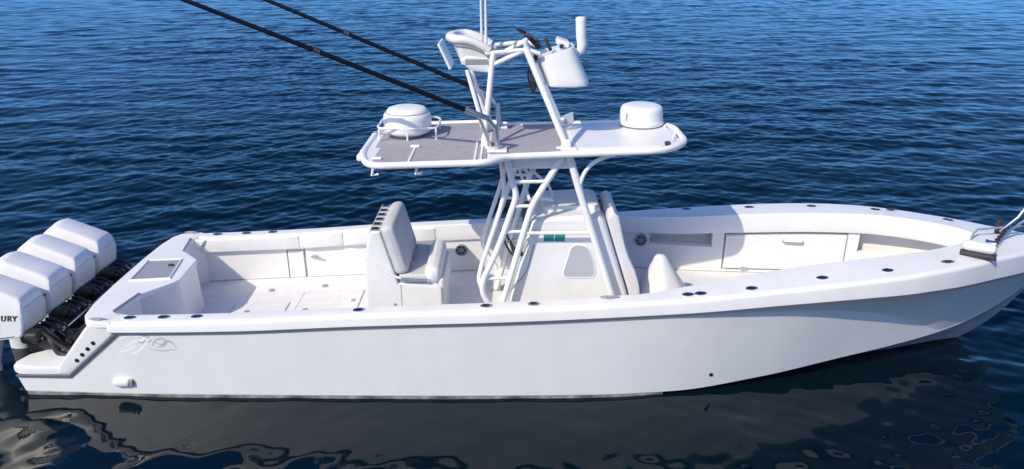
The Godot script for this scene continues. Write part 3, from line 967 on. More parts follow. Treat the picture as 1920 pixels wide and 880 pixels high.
	for s in [1.0, -1.0]:
		var legs := [[[Vector3(0.70, 2.88, 0.62 * s), Vector3(0.84, 2.42, 0.63 * s), Vector3(1.30, 1.03, 0.66 * s), Vector3(1.49, 0.47, 0.68 * s)], 0.046],
			[[Vector3(0.62, 2.86, 0.62 * s), Vector3(0.29, 2.31, 0.64 * s), Vector3(0.23, 2.17, 0.645 * s), Vector3(-0.11, 0.93, 0.66 * s), Vector3(-0.24, 0.44, 0.67 * s)], 0.042],
			[[Vector3(-0.06, 2.86, 0.66 * s), Vector3(0.0, 2.56, 0.66 * s), Vector3(0.045, 2.42, 0.66 * s), Vector3(0.04, 2.32, 0.66 * s), Vector3(-0.17, 1.70, 0.68 * s), Vector3(-0.36, 1.26, 0.69 * s), Vector3(-0.385, 1.10, 0.69 * s), Vector3(-0.34, 0.95, 0.69 * s), Vector3(-0.25, 0.80, 0.69 * s), Vector3(-0.2, 0.44, 0.69 * s)], 0.040],
			[[Vector3(-0.14, 2.86, 0.56 * s), Vector3(-0.11, 2.55, 0.56 * s), Vector3(-0.10, 2.40, 0.56 * s), Vector3(-0.16, 2.12, 0.57 * s), Vector3(-0.40, 1.38, 0.60 * s), Vector3(-0.43, 1.20, 0.63 * s), Vector3(-0.38, 1.08, 0.67 * s)], 0.030],
			[[Vector3(1.36, 2.92, 0.62 * s), Vector3(1.12, 2.85, 0.625 * s), Vector3(0.99, 2.78, 0.63 * s), Vector3(0.90, 2.67, 0.63 * s), Vector3(0.845, 2.52, 0.63 * s), Vector3(0.83, 2.45, 0.63 * s)], 0.026]]
		for l in legs:
			mb = MB.new()
			var cv := Curve3D.new()
			var src: Array = l[0]
			for i in src.size():
				var tg: Vector3 = (src[mini(i + 1, src.size() - 1)] - src[maxi(i - 1, 0)]) * 0.16
				if src.size() < 5: tg = Vector3.ZERO
				cv.add_point(src[i], -tg, tg)
			var path := []
			var n := maxi(4, src.size() * 4)
			if src.size() < 5: path = src
			else:
				for i in n + 1: path.append(cv.sample_baked(cv.get_baked_length() * i / n, true))
			mb.tube(path, l[1], 12)
			part("leg", mb, M.tube, o)
		for r in [[2.555, -0.005, 0.44], [2.235, 0.02, 0.25], [1.89, -0.1, 0.15], [1.24, -0.36, -0.02], [1.56, -0.21, 0.06]]:
			if s < 0 and r[0] < 1.6: continue
			mb = MB.new()
			mb.tube([Vector3(r[1], r[0], 0.67 * s), Vector3(r[2], r[0], 0.645 * s)], 0.022, 8)
			if r[0] != 1.56: part("ladder_rung", mb, M.tube, o)
		mb = MB.new()
		mb.tube([Vector3(0.14, 1.87, 0.65 * s), Vector3(1.03, 1.87, 0.645 * s)], 0.022, 8)
		part("cross_bar", mb, M.tube, o)
		mb = MB.new()
		mb.tube([Vector3(-0.05, 2.80, 0.62 * s), Vector3(0.22, 2.30, -0.60 * s)], 0.020, 8)
		part("brace", mb, M.tube, o)
		mb = MB.new()
		mb.tube([Vector3(0.28, 2.32, 0.60 * s), Vector3(0.5, 2.20, 0.3 * s), Vector3(0.56, 2.11, 0.1 * s), Vector3(0.50, 2.06, 0.0)], 0.020, 8)
		part("brace", mb, M.tube, o)
		mb = MB.new()
		mb.rbox(Vector3(1.48, 0.475, 0.68 * s), Vector3(0.18, 0.02, 0.14), 0.008)
		mb.rbox(Vector3(-0.22, 0.435, 0.68 * s), Vector3(0.22, 0.02, 0.14), 0.008)
		part("foot_plate", mb, M.steel, o)

# ------------------------------------------------------------------ console
func build_console() -> void:
	var o := thing_at("helm_console", "white helm console with side window under the hard top", "console", Vector3(0.8, 0.45, 0))
	var mb := MB.new()
	var prof := PackedVector2Array([Vector2(-0.10, 0.43), Vector2(-0.02, 0.90), Vector2(0.10, 1.35), Vector2(0.22, 1.64), Vector2(0.18, 1.72), Vector2(0.26, 1.96), Vector2(0.33, 2.01), Vector2(0.9, 2.05), Vector2(1.12, 2.03), Vector2(1.20, 1.97), Vector2(1.52, 1.0), Vector2(1.66, 0.48)])
	mb.prism(prof, Transform3D.IDENTITY, [[-0.52, 0.06], [-0.51, 0.025], [-0.485, 0.006], [-0.46, 0.0], [0.46, 0.0], [0.485, 0.006], [0.51, 0.025], [0.52, 0.06]])
	part("console_body", mb, M.gel, o)
	# windscreen coaming and dash cover on top
	mb = MB.new()
	mb.rbox(Vector3(0.74, 2.05, -0.10), Vector3(0.70, 0.085, 0.70), 0.028, Basis(Vector3(0, 0, 1), 0.03) * Basis(Vector3.UP, 0.05))
	part("dash_cover", mb, M.gel, o)
	mb = MB.new()
	mb.rbox(Vector3(1.09, 2.055, -0.06), Vector3(0.12, 0.09, 0.74), 0.04)
	part("cover_roll", mb, M.vinyl, o)
	mb = MB.new()
	var win := PackedVector2Array()
	for v in round_path([Vector2(0.655, 1.19), Vector2(1.105, 1.19), Vector2(1.075, 1.42), Vector2(0.98, 1.64), Vector2(0.78, 1.66)], 0.10, 4): win.append(v)
	mb.prism(win, Transform3D.IDENTITY, [[0.515, 0.0], [0.523, 0.0], [0.526, 0.006]])
	part("side_window", mb, M.tint, o)
	mb = MB.new()
	var gas := []
	for v in win: gas.append(Vector3(v.x, v.y, 0.524))
	mb.tube(gas, 0.008, 6, true)
	part("window_gasket", mb, M.gel, o)
	for k in 2:
		mb = MB.new()
		mb.rbox(Vector3(0.475 + k * 0.142, 1.755, 0.522), Vector3(0.132, 0.105, 0.008), 0.003)
		part("teal_sticker", mb, M.teal, o)
	mb = MB.new()
	mb.rbox(Vector3(0.546, 1.755, 0.5235), Vector3(0.03, 0.008, 0.010), 0.002)
	part("sticker_mark", mb, M.script_white, o)
	# panel seam trim near the aft edge
	mb = MB.new()
	mb.tube([Vector3(0.285, 1.66, 0.521), Vector3(0.24, 1.46, 0.521), Vector3(0.20, 1.30, 0.521), Vector3(0.13, 1.17, 0.521), Vector3(0.06, 1.12, 0.521)], 0.007, 6)
	part("cable_run", mb, M.grey, o)
	# forward backrest cushion
	mb = MB.new()
	var fc := PackedVector2Array([Vector2(1.222, 1.965), Vector2(1.25, 2.05), Vector2(1.31, 2.08), Vector2(1.37, 2.04), Vector2(1.43, 1.80), Vector2(1.47, 1.64), Vector2(1.53, 1.46), Vector2(1.63, 1.26), Vector2(1.70, 1.04), Vector2(1.76, 0.52), Vector2(1.672, 0.50), Vector2(1.537, 1.0)])
	mb.prism(fc, Transform3D.IDENTITY, [[-0.48, 0.03], [-0.47, 0.008], [-0.44, 0.0], [0.44, 0.0], [0.47, 0.008], [0.48, 0.03]])
	part("forward_cushion", mb, M.vinyl, o, 50.0)
	# helm face gear: dark screens, throttle, wheel
	for k in 2:
		mb = MB.new()
		mb.rbox(Vector3(0.19, 1.84, -0.22 + 0.44 * k), Vector3(0.04, 0.20, 0.36), 0.012, Basis(Vector3(0, 0, 1), -0.3))
		part("display_screen", mb, M.black, o)
	mb = MB.new()
	var ring := []
	for k in 24:
		var t := TAU * k / 24
		ring.append(Vector3(-0.06, 1.50, 0.05) + Basis(Vector3(0, 0, 1), 0.45) * Vector3(0, cos(t) * 0.19, sin(t) * 0.19))
	mb.tube(ring, 0.016, 8, true)
	var wh := part("steering_wheel", mb, M.black, o)
	mb = MB.new()
	for k in 5:
		mb.tube([ring[0].lerp(ring[12], 0.5), ring[(k * 24 / 5) % 24]], 0.009, 6)
	mb.tube([ring[0].lerp(ring[12], 0.5), Vector3(0.17, 1.56, 0.05)], 0.022, 8)
	part("wheel_spokes", mb, M.steel, wh)
	for k in 3:
		mb = MB.new()
		mb.tube([Vector3(0.14, 1.45, 0.30 + k * 0.05), Vector3(0.02, 1.52, 0.30 + k * 0.05), Vector3(-0.02, 1.62, 0.30 + k * 0.05)], 0.014, 6)
		part("throttle_lever", mb, M.dark, o)

# ------------------------------------------------------------------ leaning post seat
func build_leaning_post() -> void:
	var o := thing_at("leaning_post", "white helm seat with grey cushion and rod holders behind its backrest", "seat", Vector3(-1.45, 0.38, 0))
	var mb := MB.new()
	var prof := PackedVector2Array([Vector2(-1.94, 0.36), Vector2(-1.93, 1.45), Vector2(-1.86, 1.80), Vector2(-1.82, 1.84), Vector2(-1.70, 1.84), Vector2(-1.50, 1.10), Vector2(-1.0, 1.10), Vector2(-0.93, 1.04), Vector2(-0.92, 0.40)])
	mb.prism(prof, Transform3D.IDENTITY, [[-0.54, 0.04], [-0.53, 0.015], [-0.50, 0.0], [0.50, 0.0], [0.53, 0.015], [0.54, 0.04]])
	part("seat_box", mb, M.gel, o)
	mb = MB.new()
	mb.rbox(Vector3(-1.535, 1.56, 0), Vector3(0.20, 0.72, 1.06), 0.09, Basis(Vector3(0, 0, 1), 0.26))
	var bk := part("backrest", mb, M.vinyl_grey, o)
	for z in [-0.34, 0.34, 0.0]:
		mb = MB.new()
		mb.tube([Vector3(-1.527, 1.86, z), Vector3(-1.437, 1.55, z), Vector3(-1.351, 1.25, z)], 0.007, 6)
		part("seam", mb, M.grey, bk)
	mb = MB.new()
	mb.rbox(Vector3(-1.28, 1.165, 0), Vector3(0.44, 0.13, 1.04), 0.05)
	part("seat_cushion", mb, M.vinyl_grey, o)
	mb = MB.new()
	mb.rbox(Vector3(-1.05, 1.20, 0), Vector3(0.22, 0.26, 1.08), 0.10)
	part("thigh_bolster", mb, M.vinyl, o)
	mb = MB.new()
	mb.rbox(Vector3(-0.945, 0.98, 0), Vector3(0.10, 0.36, 1.0), 0.045)
	part("front_pad", mb, M.vinyl, o)
	for k in 6:
		mb = MB.new()
		var z := lerpf(0.44, -0.44, k / 5.0)
		mb.rbox(Vector3(-1.775, 1.842, z), Vector3(0.12, 0.02, 0.125), 0.008)
		var rh := part("rod_holder", mb, M.grey, o)
		mb = MB.new()
		mb.rbox(Vector3(-1.775, 1.853, z), Vector3(0.085, 0.008, 0.09), 0.004)
		part("holder_mouth", mb, M.black, rh)
	for s in [1.0, -1.0]:
		mb = MB.new()
		mb.tube([Vector3(-1.95, 1.49, 0.55 * s), Vector3(-1.88, 1.46, 0.585 * s), Vector3(-1.55, 1.24, 0.585 * s), Vector3(-1.45, 1.20, 0.585 * s)], 0.016, 8)
		part("grab_rail", mb, M.tube, o)
		mb = MB.new()
		mb.tube([Vector3(-1.48, 1.205, 0.585 * s), Vector3(-1.12, 1.175, 0.585 * s), Vector3(-1.09, 1.16, 0.53 * s)], 0.016, 8)
		part("arm_rail", mb, M.steel, o)
	mb = MB.new()
	mb.rbox(Vector3(-1.47, 0.72, 0.542), Vector3(0.008, 0.74, 0.004), 0.001)
	part("locker_seam", mb, M.grey, o)
	mb = MB.new()
	mb.lathe([Vector2(0.02, -0.004), Vector2(0.02, 0.006), Vector2(0.001, 0.008)], Transform3D(Basis(Vector3(1, 0, 0), PI / 2), Vector3(-1.56, 0.80, 0.542)), 12)
	part("locker_latch", mb, M.grey, o)

# ------------------------------------------------------------------ upper station
func build_tower() -> void:
	var o := thing_at("upper_station_frame", "white pipe tower standing on the hard top below the upper helm", "tower frame", Vector3(0, 2.93, 0))
	var mb: MB
	for s in [1.0, -1.0]:
		for l in [[[Vector3(0.69, roof_y(0.69), 0.62 * s), Vector3(0.16, 4.14, 0.36 * s)], 0.042], [[Vector3(-0.36, roof_y(-0.36), 0.36 * s), Vector3(-0.30, 3.4, 0.36 * s), Vector3(-0.225, 4.08, 0.34 * s)], 0.036],
				[[Vector3(-0.30, roof_y(-0.3), 0.46 * s), Vector3(-0.42, 3.4, 0.34 * s), Vector3(-0.55, 3.86, 0.28 * s)], 0.026]]:
			mb = MB.new()
			mb.tube(l[0], l[1], 12)
			part("leg", mb, M.tube, o)
		mb = MB.new()
		mb.tube([Vector3(-0.32, 4.06, 0.34 * s), Vector3(0.18, 4.11, 0.36 * s), Vector3(0.33, 4.06, 0.34 * s)], 0.028, 10)
		part("side_rail", mb, M.tube, o)
		mb = MB.new()
		mb.tube([Vector3(-0.22, 3.93, 0.34 * s), Vector3(0.14, 4.10, 0.35 * s)], 0.030, 10)
		part("gusset", mb, M.tube, o)
		mb = MB.new()
		mb.rbox(Vector3(0.69, roof_y(0.69) + 0.03, 0.62 * s), Vector3(0.20, 0.035, 0.14), 0.012)
		mb.rbox(Vector3(0.66, roof_y(0.66) + 0.09, 0.60 * s), Vector3(0.12, 0.10, 0.08), 0.02)
		part("foot_plate", mb, M.tube, o)
	for q in [[-0.28, 4.065], [0.17, 4.115]]:
		mb = MB.new()
		mb.tube([Vector3(q[0], q[1], 0.35), Vector3(q[0], q[1], -0.35)], 0.028, 10)
		part("cross_rail", mb, M.tube, o)
	mb = MB.new()
	mb.quad(Vector3(0.70, 2.96, -0.62), Vector3(0.86, 2.97, -0.74), Vector3(0.84, 3.12, -0.74), Vector3(0.66, 3.08, -0.62))
	part("gusset_plate", mb, M.tube, o)

	# seat
	var st := thing_at("upper_bench_seat", "white curved-back bench seat at the top of the tower", "seat", Vector3(-0.55, 3.86, 0))
	mb = MB.new()
	var sp := PackedVector2Array([Vector2(-0.62, 3.98), Vector2(-0.55, 3.90), Vector2(-0.48, 3.85), Vector2(-0.27, 3.83), Vector2(-0.27, 4.02), Vector2(-0.56, 4.05)])
	mb.prism(sp, Transform3D.IDENTITY, [[-0.33, 0.03], [-0.31, 0.0], [0.31, 0.0], [0.33, 0.03]])
	part("seat_base", mb, M.gel, st)
	mb = MB.new()
	mb.rbox(Vector3(-0.43, 3.965, 0.333), Vector3(0.27, 0.06, 0.012), 0.004)
	part("seat_slot", mb, M.grey, st)
	mb = MB.new()
	mb.rbox(Vector3(-0.43, 4.06, 0), Vector3(0.36, 0.07, 0.62), 0.03)
	part("seat_cushion", mb, M.vinyl, st)
	mb = MB.new()
	var path2 := []
	for k in 25:
		var t := lerpf(-1.0, 1.0, k / 24.0)
		var u := clampf((absf(t) - 0.45) / 0.55, 0.0, 1.0)      # 0 at the back, 1 at the front ends
		var ang := clampf(t / 0.45, -1.0, 1.0) * PI * 0.5
		path2.append([-0.60 - 0.17 * cos(ang) + 0.33 * u, 0.33 * sin(ang), 4.225 - 0.11 * u * u - 0.02 * u, 3.93 - 0.07 * u, 0.14 * cos(ang)])
	var arc := []
	for q in path2:
		var row := PackedVector3Array()
		var cx: float = q[0]
		var cz: float = q[1]
		var inw := Vector3(-0.5 - cx, 0, -cz).normalized()
		var lo := Vector3(cx + q[4], q[3], cz * 0.94)
		var hi := Vector3(cx, q[2], cz)
		row.append(lo); row.append(lo.lerp(hi, 0.5)); row.append(lo.lerp(hi, 0.80) - inw * 0.005)
		for a in 7:
			var w := PI * a / 6.0
			row.append(hi + (inw * -cos(w) + Vector3.UP * sin(w)) * 0.05 + inw * 0.03)
		row.append(lo.lerp(hi, 0.78) + inw * 0.07); row.append(lo.lerp(hi, 0.1) + inw * 0.06)
		arc.append(row)
	mb.loft(arc, true, true)
	part("curved_backrest", mb, M.vinyl, st, 60.0)
	mb = MB.new()
	var bol := []
	for q in path2: bol.append(Vector3(q[0], q[2] - 0.005, q[1] * 0.97))
	mb.tube(bol, 0.050, 12)
	part("rim_bolster", mb, M.vinyl, st)
	mb = MB.new()
	var gro := []
	for q in path2:
		if q[1] > 0.2 or absf(q[4]) < 0.02: if q[1] > 0.0: gro.append(Vector3(q[0] + q[4] * 0.2, q[2] - 0.075, q[1] * 0.99 + 0.008))
	mb.tube(gro, 0.012, 6)
	part("piping", mb, M.grey, st)
	mb = MB.new()
	for k in 1:
		mb.rbox(Vector3(-0.82, 4.01, 0.0), Vector3(0.035, 0.34, 0.52), 0.015, Basis(Vector3(0, 0, 1), 0.42))
	part("foot_rest", mb, M.tube, st)

	# upper helm pod
	var pd := thing_at("upper_helm_pod", "white bucket-shaped upper helm pod at the front of the tower", "helm pod", Vector3(0.66, 3.7, 0))
	mb = MB.new()
	var rows := []
	for q in [[4.06, 0.30, 0.76, 0.30], [4.03, 0.295, 0.785, 0.31], [3.95, 0.315, 0.83, 0.32], [3.85, 0.35, 0.885, 0.34], [3.73, 0.395, 0.945, 0.36], [3.68, 0.405, 0.955, 0.365], [3.66, 0.41, 0.945, 0.355], [3.67, 0.45, 0.90, 0.30]]:
		var row := PackedVector3Array()
		for k in 36:
			var t := TAU * k / 36
			var ce := cos(t); var se := sin(t)
			var ex := signf(ce) * pow(absf(ce), 0.55)
			var ez := signf(se) * pow(absf(se), 0.55)
			var slope: float = (q[0] - 3.9)
			row.append(Vector3((q[1] + q[2]) * 0.5 + (q[2] - q[1]) * 0.5 * ex, q[0] + 0.10 * ex * clampf(slope * 4.0, 0.0, 1.0), q[3] * ez))
		rows.append(row)
	mb.loft(rows, true, true)
	part("pod_shell", mb, M.gel, pd)
	mb = MB.new()
	mb.rbox(Vector3(0.62, 4.16, 0.05), Vector3(0.16, 0.07, 0.30), 0.02, Basis(Vector3(0, 0, 1), -0.3))
	part("instrument_box", mb, M.dome, pd)
	mb = MB.new()
	mb.rbox(Vector3(0.60, 4.13, 0.21), Vector3(0.05, 0.05, 0.02), 0.008)
	part("control_knob", mb, M.dark, pd)
	mb = MB.new()
	mb.tube([Vector3(0.47, 4.08, 0.22), Vector3(0.43, 4.17, 0.22), Vector3(0.40, 4.22, 0.20)], 0.022, 8)
	part("throttle_lever", mb, M.dark, pd)
	var wh := thing_at("upper_steering_wheel", "small black steering wheel tilted behind the upper helm pod", "steering wheel", Vector3(0.30, 4.10, 0))
	mb = MB.new()
	var ring := []
	for k in 24:
		var t := TAU * k / 24
		ring.append(Vector3(0.21, 4.22, 0.0) + Basis(Vector3(0, 0, 1), -0.55) * Vector3(cos(t) * 0.17, 0, sin(t) * 0.17))
	mb.tube(ring, 0.013, 8, true)
	part("rim", mb, M.black, wh)
	mb = MB.new()
	for k in 3: mb.tube([Vector3(0.21, 4.21, 0), ring[k * 8 + 2]], 0.010, 6)
	mb.tube([Vector3(0.21, 4.215, 0), Vector3(0.34, 4.08, 0)], 0.03, 10)
	part("spokes", mb, M.black, wh)
	mb = MB.new()
	mb.rbox(Vector3(0.21, 4.235, 0), Vector3(0.09, 0.04, 0.09), 0.02, Basis(Vector3(0, 0, 1), -0.55))
	part("hub", mb, M.purple, wh)
	var tu := thing_at("loudhailer_tube", "white bent upright tube at the front of the upper helm pod", "horn", Vector3(0.86, 3.98, -0.02))
	mb = MB.new()
	mb.tube([Vector3(0.80, 3.98, -0.10), Vector3(0.865, 4.04, -0.10), Vector3(0.88, 4.12, -0.10), Vector3(0.865, 4.20, -0.10), Vector3(0.85, 4.42, -0.10)], [0.035, 0.058, 0.066, 0.066, 0.066], 16)
	part("tube_body", mb, M.dome, tu)
	mb = MB.new()
	mb.lathe([Vector2(0.066, 0.0), Vector2(0.062, 0.018), Vector2(0.04, 0.03), Vector2(0.001, 0.034)], Transform3D(Basis.IDENTITY, Vector3(0.85, 4.415, -0.10)), 16)
	part("tube_cap", mb, M.dome, tu)
	var cb := thing_at("hanging_cables", "black cable bundle hanging under the upper steering wheel", "cables", Vector3(0.25, 3.55, 0.2))
	for k in 4:
		mb = MB.new()
		var cv := Curve3D.new()
		var dz := 0.10 + 0.05 * k
		cv.add_point(Vector3(0.33, 4.06, dz), Vector3.ZERO, Vector3(-0.08, -0.1, 0))
		cv.add_point(Vector3(0.20 + 0.03 * k, 3.78 - 0.05 * k, dz), Vector3(0, 0.14, 0), Vector3(0, -0.1, 0))
		cv.add_point(Vector3(0.27, 3.54 + 0.03 * k, dz), Vector3(-0.03, 0.04, 0), Vector3(0.03, 0.1, 0))
		cv.add_point(Vector3(0.29, 3.86, dz + 0.03), Vector3(0, -0.14, 0), Vector3.ZERO)
		var pts := []
		for i in 25: pts.append(cv.sample_baked(cv.get_baked_length() * i / 24.0, true))
		mb.tube(pts, 0.011, 6)
		part("cable", mb, M.rubber, cb)

# ------------------------------------------------------------------ domes, outriggers, antennas
func build_top_gear() -> void:
	var mb: MB
	var dx := -1.39
	var dz := -0.33
	var by := roof_y(dx) + 0.02
	var d := thing_at("satellite_dome", "white satellite dome inside a pipe rail on the aft end of the hard top", "satellite dome", Vector3(dx, by, dz))
	mb = MB.new()
	mb.lathe([Vector2(0.25, 0.05), Vector2(0.285, 0.07), Vector2(0.30, 0.10), Vector2(0.302, 0.15), Vector2(0.298, 0.155), Vector2(0.306, 0.16), Vector2(0.306, 0.27), Vector2(0.298, 0.315), Vector2(0.280, 0.345), Vector2(0.262, 0.352), Vector2(0.258, 0.375), Vector2(0.235, 0.405), Vector2(0.20, 0.418), Vector2(0.12, 0.427), Vector2(0.001, 0.43)], Transform3D(Basis.IDENTITY.scaled(Vector3(1.04, 0.92, 1.04)), Vector3(dx, by, dz)), 40)
	part("dome_shell", mb, M.dome, d)
	mb = MB.new()
	mb.lathe([Vector2(0.20, 0.0), Vector2(0.21, 0.06), Vector2(0.12, 0.062)], Transform3D(Basis.IDENTITY, Vector3(dx, by, dz)), 28)
	part("dome_base", mb, M.grey, d)
	mb = MB.new()
	var band := []
	for k in 25:
		var t := PI * k / 24.0
		band.append(Vector3(dx + 0.276 * cos(t), by + 0.323, dz + 0.276 * sin(t)))
	mb.tube(band, 0.009, 5)
	part("dome_seam", mb, M.grey, d)
	var r := thing_at("dome_guard_rail", "white pipe rail on short posts round the satellite dome", "rail", Vector3(dx, by, dz))
	mb = MB.new()
	var loop := []
	for v in round_path([Vector2(dx - 0.37, dz + 0.30), Vector2(dx + 0.42, dz + 0.30), Vector2(dx + 0.42, dz - 0.36), Vector2(dx - 0.37, dz - 0.36)], 0.16, 5):
		loop.append(Vector3(v.x, by + 0.165, v.y))
	mb.tube(loop, 0.014, 8, true)
	part("top_rail", mb, M.tube, r)
	for q in [[-0.34, 0.26], [0.03, 0.30], [0.40, 0.26], [0.40, -0.32], [-0.34, -0.32]]:
		mb = MB.new()
		mb.tube([Vector3(dx + q[0], by - 0.005, dz + q[1]), Vector3(dx + q[0], by + 0.165, dz + q[1])], 0.013, 8)
		part("post", mb, M.tube, r)
	var rx := 1.735
	var rz := -0.44
	var ry := roof_y(rx) + 0.03
	var rd := thing_at("radar_dome", "white round radar dome on the front of the hard top", "radar", Vector3(rx, ry, rz))
	mb = MB.new()
	mb.lathe([Vector2(0.24, 0.02), Vector2(0.29, 0.028), Vector2(0.302, 0.05), Vector2(0.300, 0.08), Vector2(0.294, 0.084), Vector2(0.292, 0.09), Vector2(0.284, 0.21), Vector2(0.276, 0.255), Vector2(0.255, 0.283), Vector2(0.215, 0.297), Vector2(0.14, 0.304), Vector2(0.001, 0.306)], Transform3D(Basis.IDENTITY.scaled(Vector3(1.0, 0.94, 1.0)), Vector3(rx, ry, rz)), 40)
	part("radar_shell", mb, M.dome, rd)
	mb = MB.new()
	mb.lathe([Vector2(0.26, 0.0), Vector2(0.26, 0.024)], Transform3D(Basis.IDENTITY, Vector3(rx, ry, rz)), 32)
	part("radar_foot", mb, M.grey, rd)
	mb = MB.new()
	for q in [[0.16, 0.03], [0.12, 0.022], [0.19, 0.018]]:
		mb.rbox(Vector3(rx - 0.215, ry + q[0], rz + 0.185), Vector3(0.012, q[1], 0.06), 0.003, Basis(Vector3.UP, -0.85))
	part("radar_marking", mb, M.grey, rd)
	# outriggers
	var k := 0
	for s in [1.0, -1.0]:
		var lab: String = ["black outrigger pole on the near side, reaching up and aft out of the picture", "black outrigger pole on the far side, the thinner upper one in the picture"][k]
		var o := thing_at("outrigger_pole", lab, "outrigger", Vector3(-0.46, 3.0, 0.66 * s), "pair of black outrigger poles")
		var a := Vector3(-0.46, 3.43, 0.72 * s)
		var dir := Vector3(-3.0, 1.26, 0.18 * s).normalized()
		mb = MB.new()
		var path := []
		var rad := []
		for i in 9:
			path.append(a + dir * (i * 0.85) + Vector3(0, -0.0015 * i * i, 0))
			rad.append(0.031 - 0.0016 * i)
		mb.tube(path, rad, 10)
		part("pole", mb, M.pole, o)
		mb = MB.new()
		mb.tube([a + dir * 0.1, a, a - dir * 0.18, Vector3(-0.20, 3.22, 0.64 * s)], [0.036, 0.036, 0.034, 0.03], 10)
		mb.tube([Vector3(-0.20, 3.26, 0.64 * s), Vector3(-0.17, roof_y(-0.2), 0.62 * s)], 0.036, 10)
		mb.tube([Vector3(-0.40, 3.38, 0.70 * s), Vector3(-0.24, roof_y(-0.24), 0.50 * s)], 0.016, 8)
		part("swivel_base", mb, M.alu, o)
		mb = MB.new()
		mb.rbox(Vector3(-0.18, roof_y(-0.2) + 0.04, 0.60 * s), Vector3(0.24, 0.03, 0.20), 0.01)
		part("base_plate", mb, M.tube, o)
		for q in [1.9, 3.6]:
			mb = MB.new()
			var c: Vector3 = a + dir * float(q)
			mb.tube([c - dir * 0.04, c + dir * 0.04], 0.034, 10)
			part("pole_ferrule", mb, M.dark, o)
		k += 1
	# whip antennas
	k = 0
	for q in [[-0.365, 0.12, -0.022], [-0.325, -0.12, 0.0]]:
		var lab: String = ["tall thin white whip antenna at the tower top, left one of two", "tall thin white whip antenna at the tower top, right one of two"][k]
		var o := thing_at("whip_antenna", lab, "antenna", Vector3(q[0], 3.98, q[1]), "two whip antennas")
		mb = MB.new()
		mb.tube([Vector3(q[0], 4.02, q[1]), Vector3(q[0] + q[2] * 0.3, 4.6, q[1]), Vector3(q[0] + q[2], 6.4, q[1])], [0.020, 0.015, 0.010], 8)
		part("whip", mb, M.whip, o)
		mb = MB.new()
		mb.lathe([Vector2(0.03, -0.10), Vector2(0.03, 0.06), Vector2(0.022, 0.08)], Transform3D(Basis.IDENTITY, Vector3(q[0], 4.02, q[1])), 12)
		part("ratchet_mount", mb, M.alu, o)
		k += 1

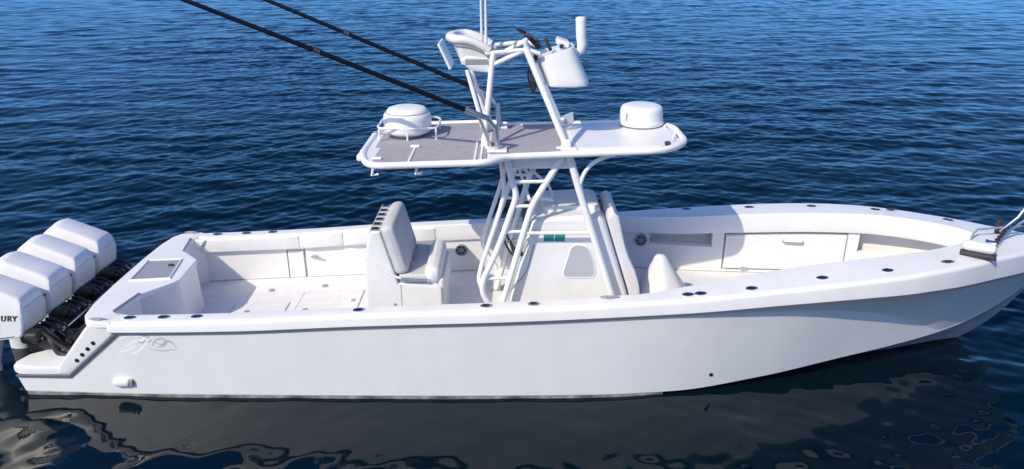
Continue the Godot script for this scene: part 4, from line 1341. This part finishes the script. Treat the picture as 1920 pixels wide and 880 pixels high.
# ------------------------------------------------------------------ bow
func build_bow_gear() -> void:
	var mb: MB
	var dk := ys(5.9) + 0.03
	var w := thing_at("anchor_windlass", "white capsule-shaped anchor windlass on the foredeck", "windlass", Vector3(5.93, dk, 0.70))
	mb = MB.new()
	var ax := Basis(Vector3.UP, deg_to_rad(-32.0))
	mb.rbox(Vector3(5.93, dk + 0.085, 0.72), Vector3(0.38, 0.13, 0.17), 0.065, ax)
	part("housing", mb, M.dome, w)
	mb = MB.new()
	mb.rbox(Vector3(5.88, dk + 0.012, 0.80), Vector3(0.40, 0.045, 0.13), 0.012, ax)
	part("base_plate", mb, M.dark, w)
	mb = MB.new()
	mb.lathe([Vector2(0.06, -0.06), Vector2(0.05, -0.02), Vector2(0.05, 0.02), Vector2(0.06, 0.06)], Transform3D(ax * Basis(Vector3(0, 0, 1), PI / 2), Vector3(6.13, dk + 0.08, 0.62)), 16)
	part("gypsy", mb, M.steel, w)
	var c := thing_at("anchor_chain", "grey anchor chain running from the windlass to the bow roller", "chain", Vector3(6.35, dk, 0.4))
	var a := Vector3(6.12, dk + 0.03, 0.66)
	var b := Vector3(6.80, dk + 0.10, -0.06)
	for i in 18:
		mb = MB.new()
		var p0 := a.lerp(b, i / 17.0)
		var dir := (b - a).normalized()
		var sd := dir.cross(Vector3.UP).normalized() if i % 2 == 0 else Vector3.UP
		var ring := []
		for k in 12:
			var t := TAU * k / 12
			ring.append(p0 + dir * cos(t) * 0.044 + sd * sin(t) * 0.026)
		mb.tube(ring, 0.010, 6, true)
		part("link", mb, M.dark, c)
	var l := thing_at("bow_rail_loop", "low bent steel rail loop on the foredeck", "rail", Vector3(6.4, dk, 0.1))
	mb = MB.new()
	mb.tube([Vector3(6.10, dk - 0.01, 0.26), Vector3(6.14, dk + 0.06, 0.22), Vector3(6.26, dk + 0.09, 0.12), Vector3(6.60, dk + 0.09, 0.06), Vector3(6.95, dk + 0.09, 0.0), Vector3(7.12, dk + 0.05, 0.0), Vector3(7.14, dk - 0.08, 0.0)], 0.014, 8)
	part("rail", mb, M.grey, l)
	var r := thing_at("anchor_roller", "white anchor and roller arm rising at the right edge of the bow", "anchor", Vector3(6.7, dk, 0))
	mb = MB.new()
	mb.tube([Vector3(6.56, dk + 0.06, 0.12), Vector3(6.80, dk + 0.24, 0.06), Vector3(6.92, dk + 0.46, 0.04)], [0.016, 0.022, 0.026], 12)
	part("shank", mb, M.alu, r)
	mb = MB.new()
	mb.tube([Vector3(6.46, dk + 0.0, 0.26), Vector3(6.74, dk + 0.12, 0.12), Vector3(6.95, dk + 0.28, 0.10)], 0.018, 8)
	part("side_arm", mb, M.alu, r)
	mb = MB.new()
	mb.rbox(Vector3(6.64, dk + 0.06, -0.05), Vector3(0.06, 0.20, 0.06), 0.02)
	part("roller_post", mb, M.dark, r)
	mb = MB.new()
	mb.rbox(Vector3(6.93, dk + 0.42, 0.04), Vector3(0.07, 0.09, 0.08), 0.03)
	part("roller", mb, M.dome, r)
	var s := thing_at("covered_pedestal", "white cloth-covered tapering pedestal on the forward deck", "pedestal", Vector3(2.12, 0.51, 0))
	mb = MB.new()
	var rows := []
	for q in [[0.51, 0.46], [0.66, 0.41], [0.80, 0.33], [0.95, 0.24], [1.10, 0.165], [1.19, 0.115], [1.25, 0.09], [1.28, 0.06], [1.293, 0.02]]:
		var row := PackedVector3Array()
		for k in 40:
			var t := TAU * k / 40
			var f: float = 1.0 + 0.07 * sin(t * 7.0 + q[0] * 3.0) * (1.3 - q[0])
			row.append(Vector3(2.05 + (1.29 - q[0]) * 0.12 + cos(t) * q[1] * f, q[0], sin(t) * q[1] * f))
		rows.append(row)
	mb.loft(rows, true, true)
	part("cover", mb, M.vinyl, s, 60.0)
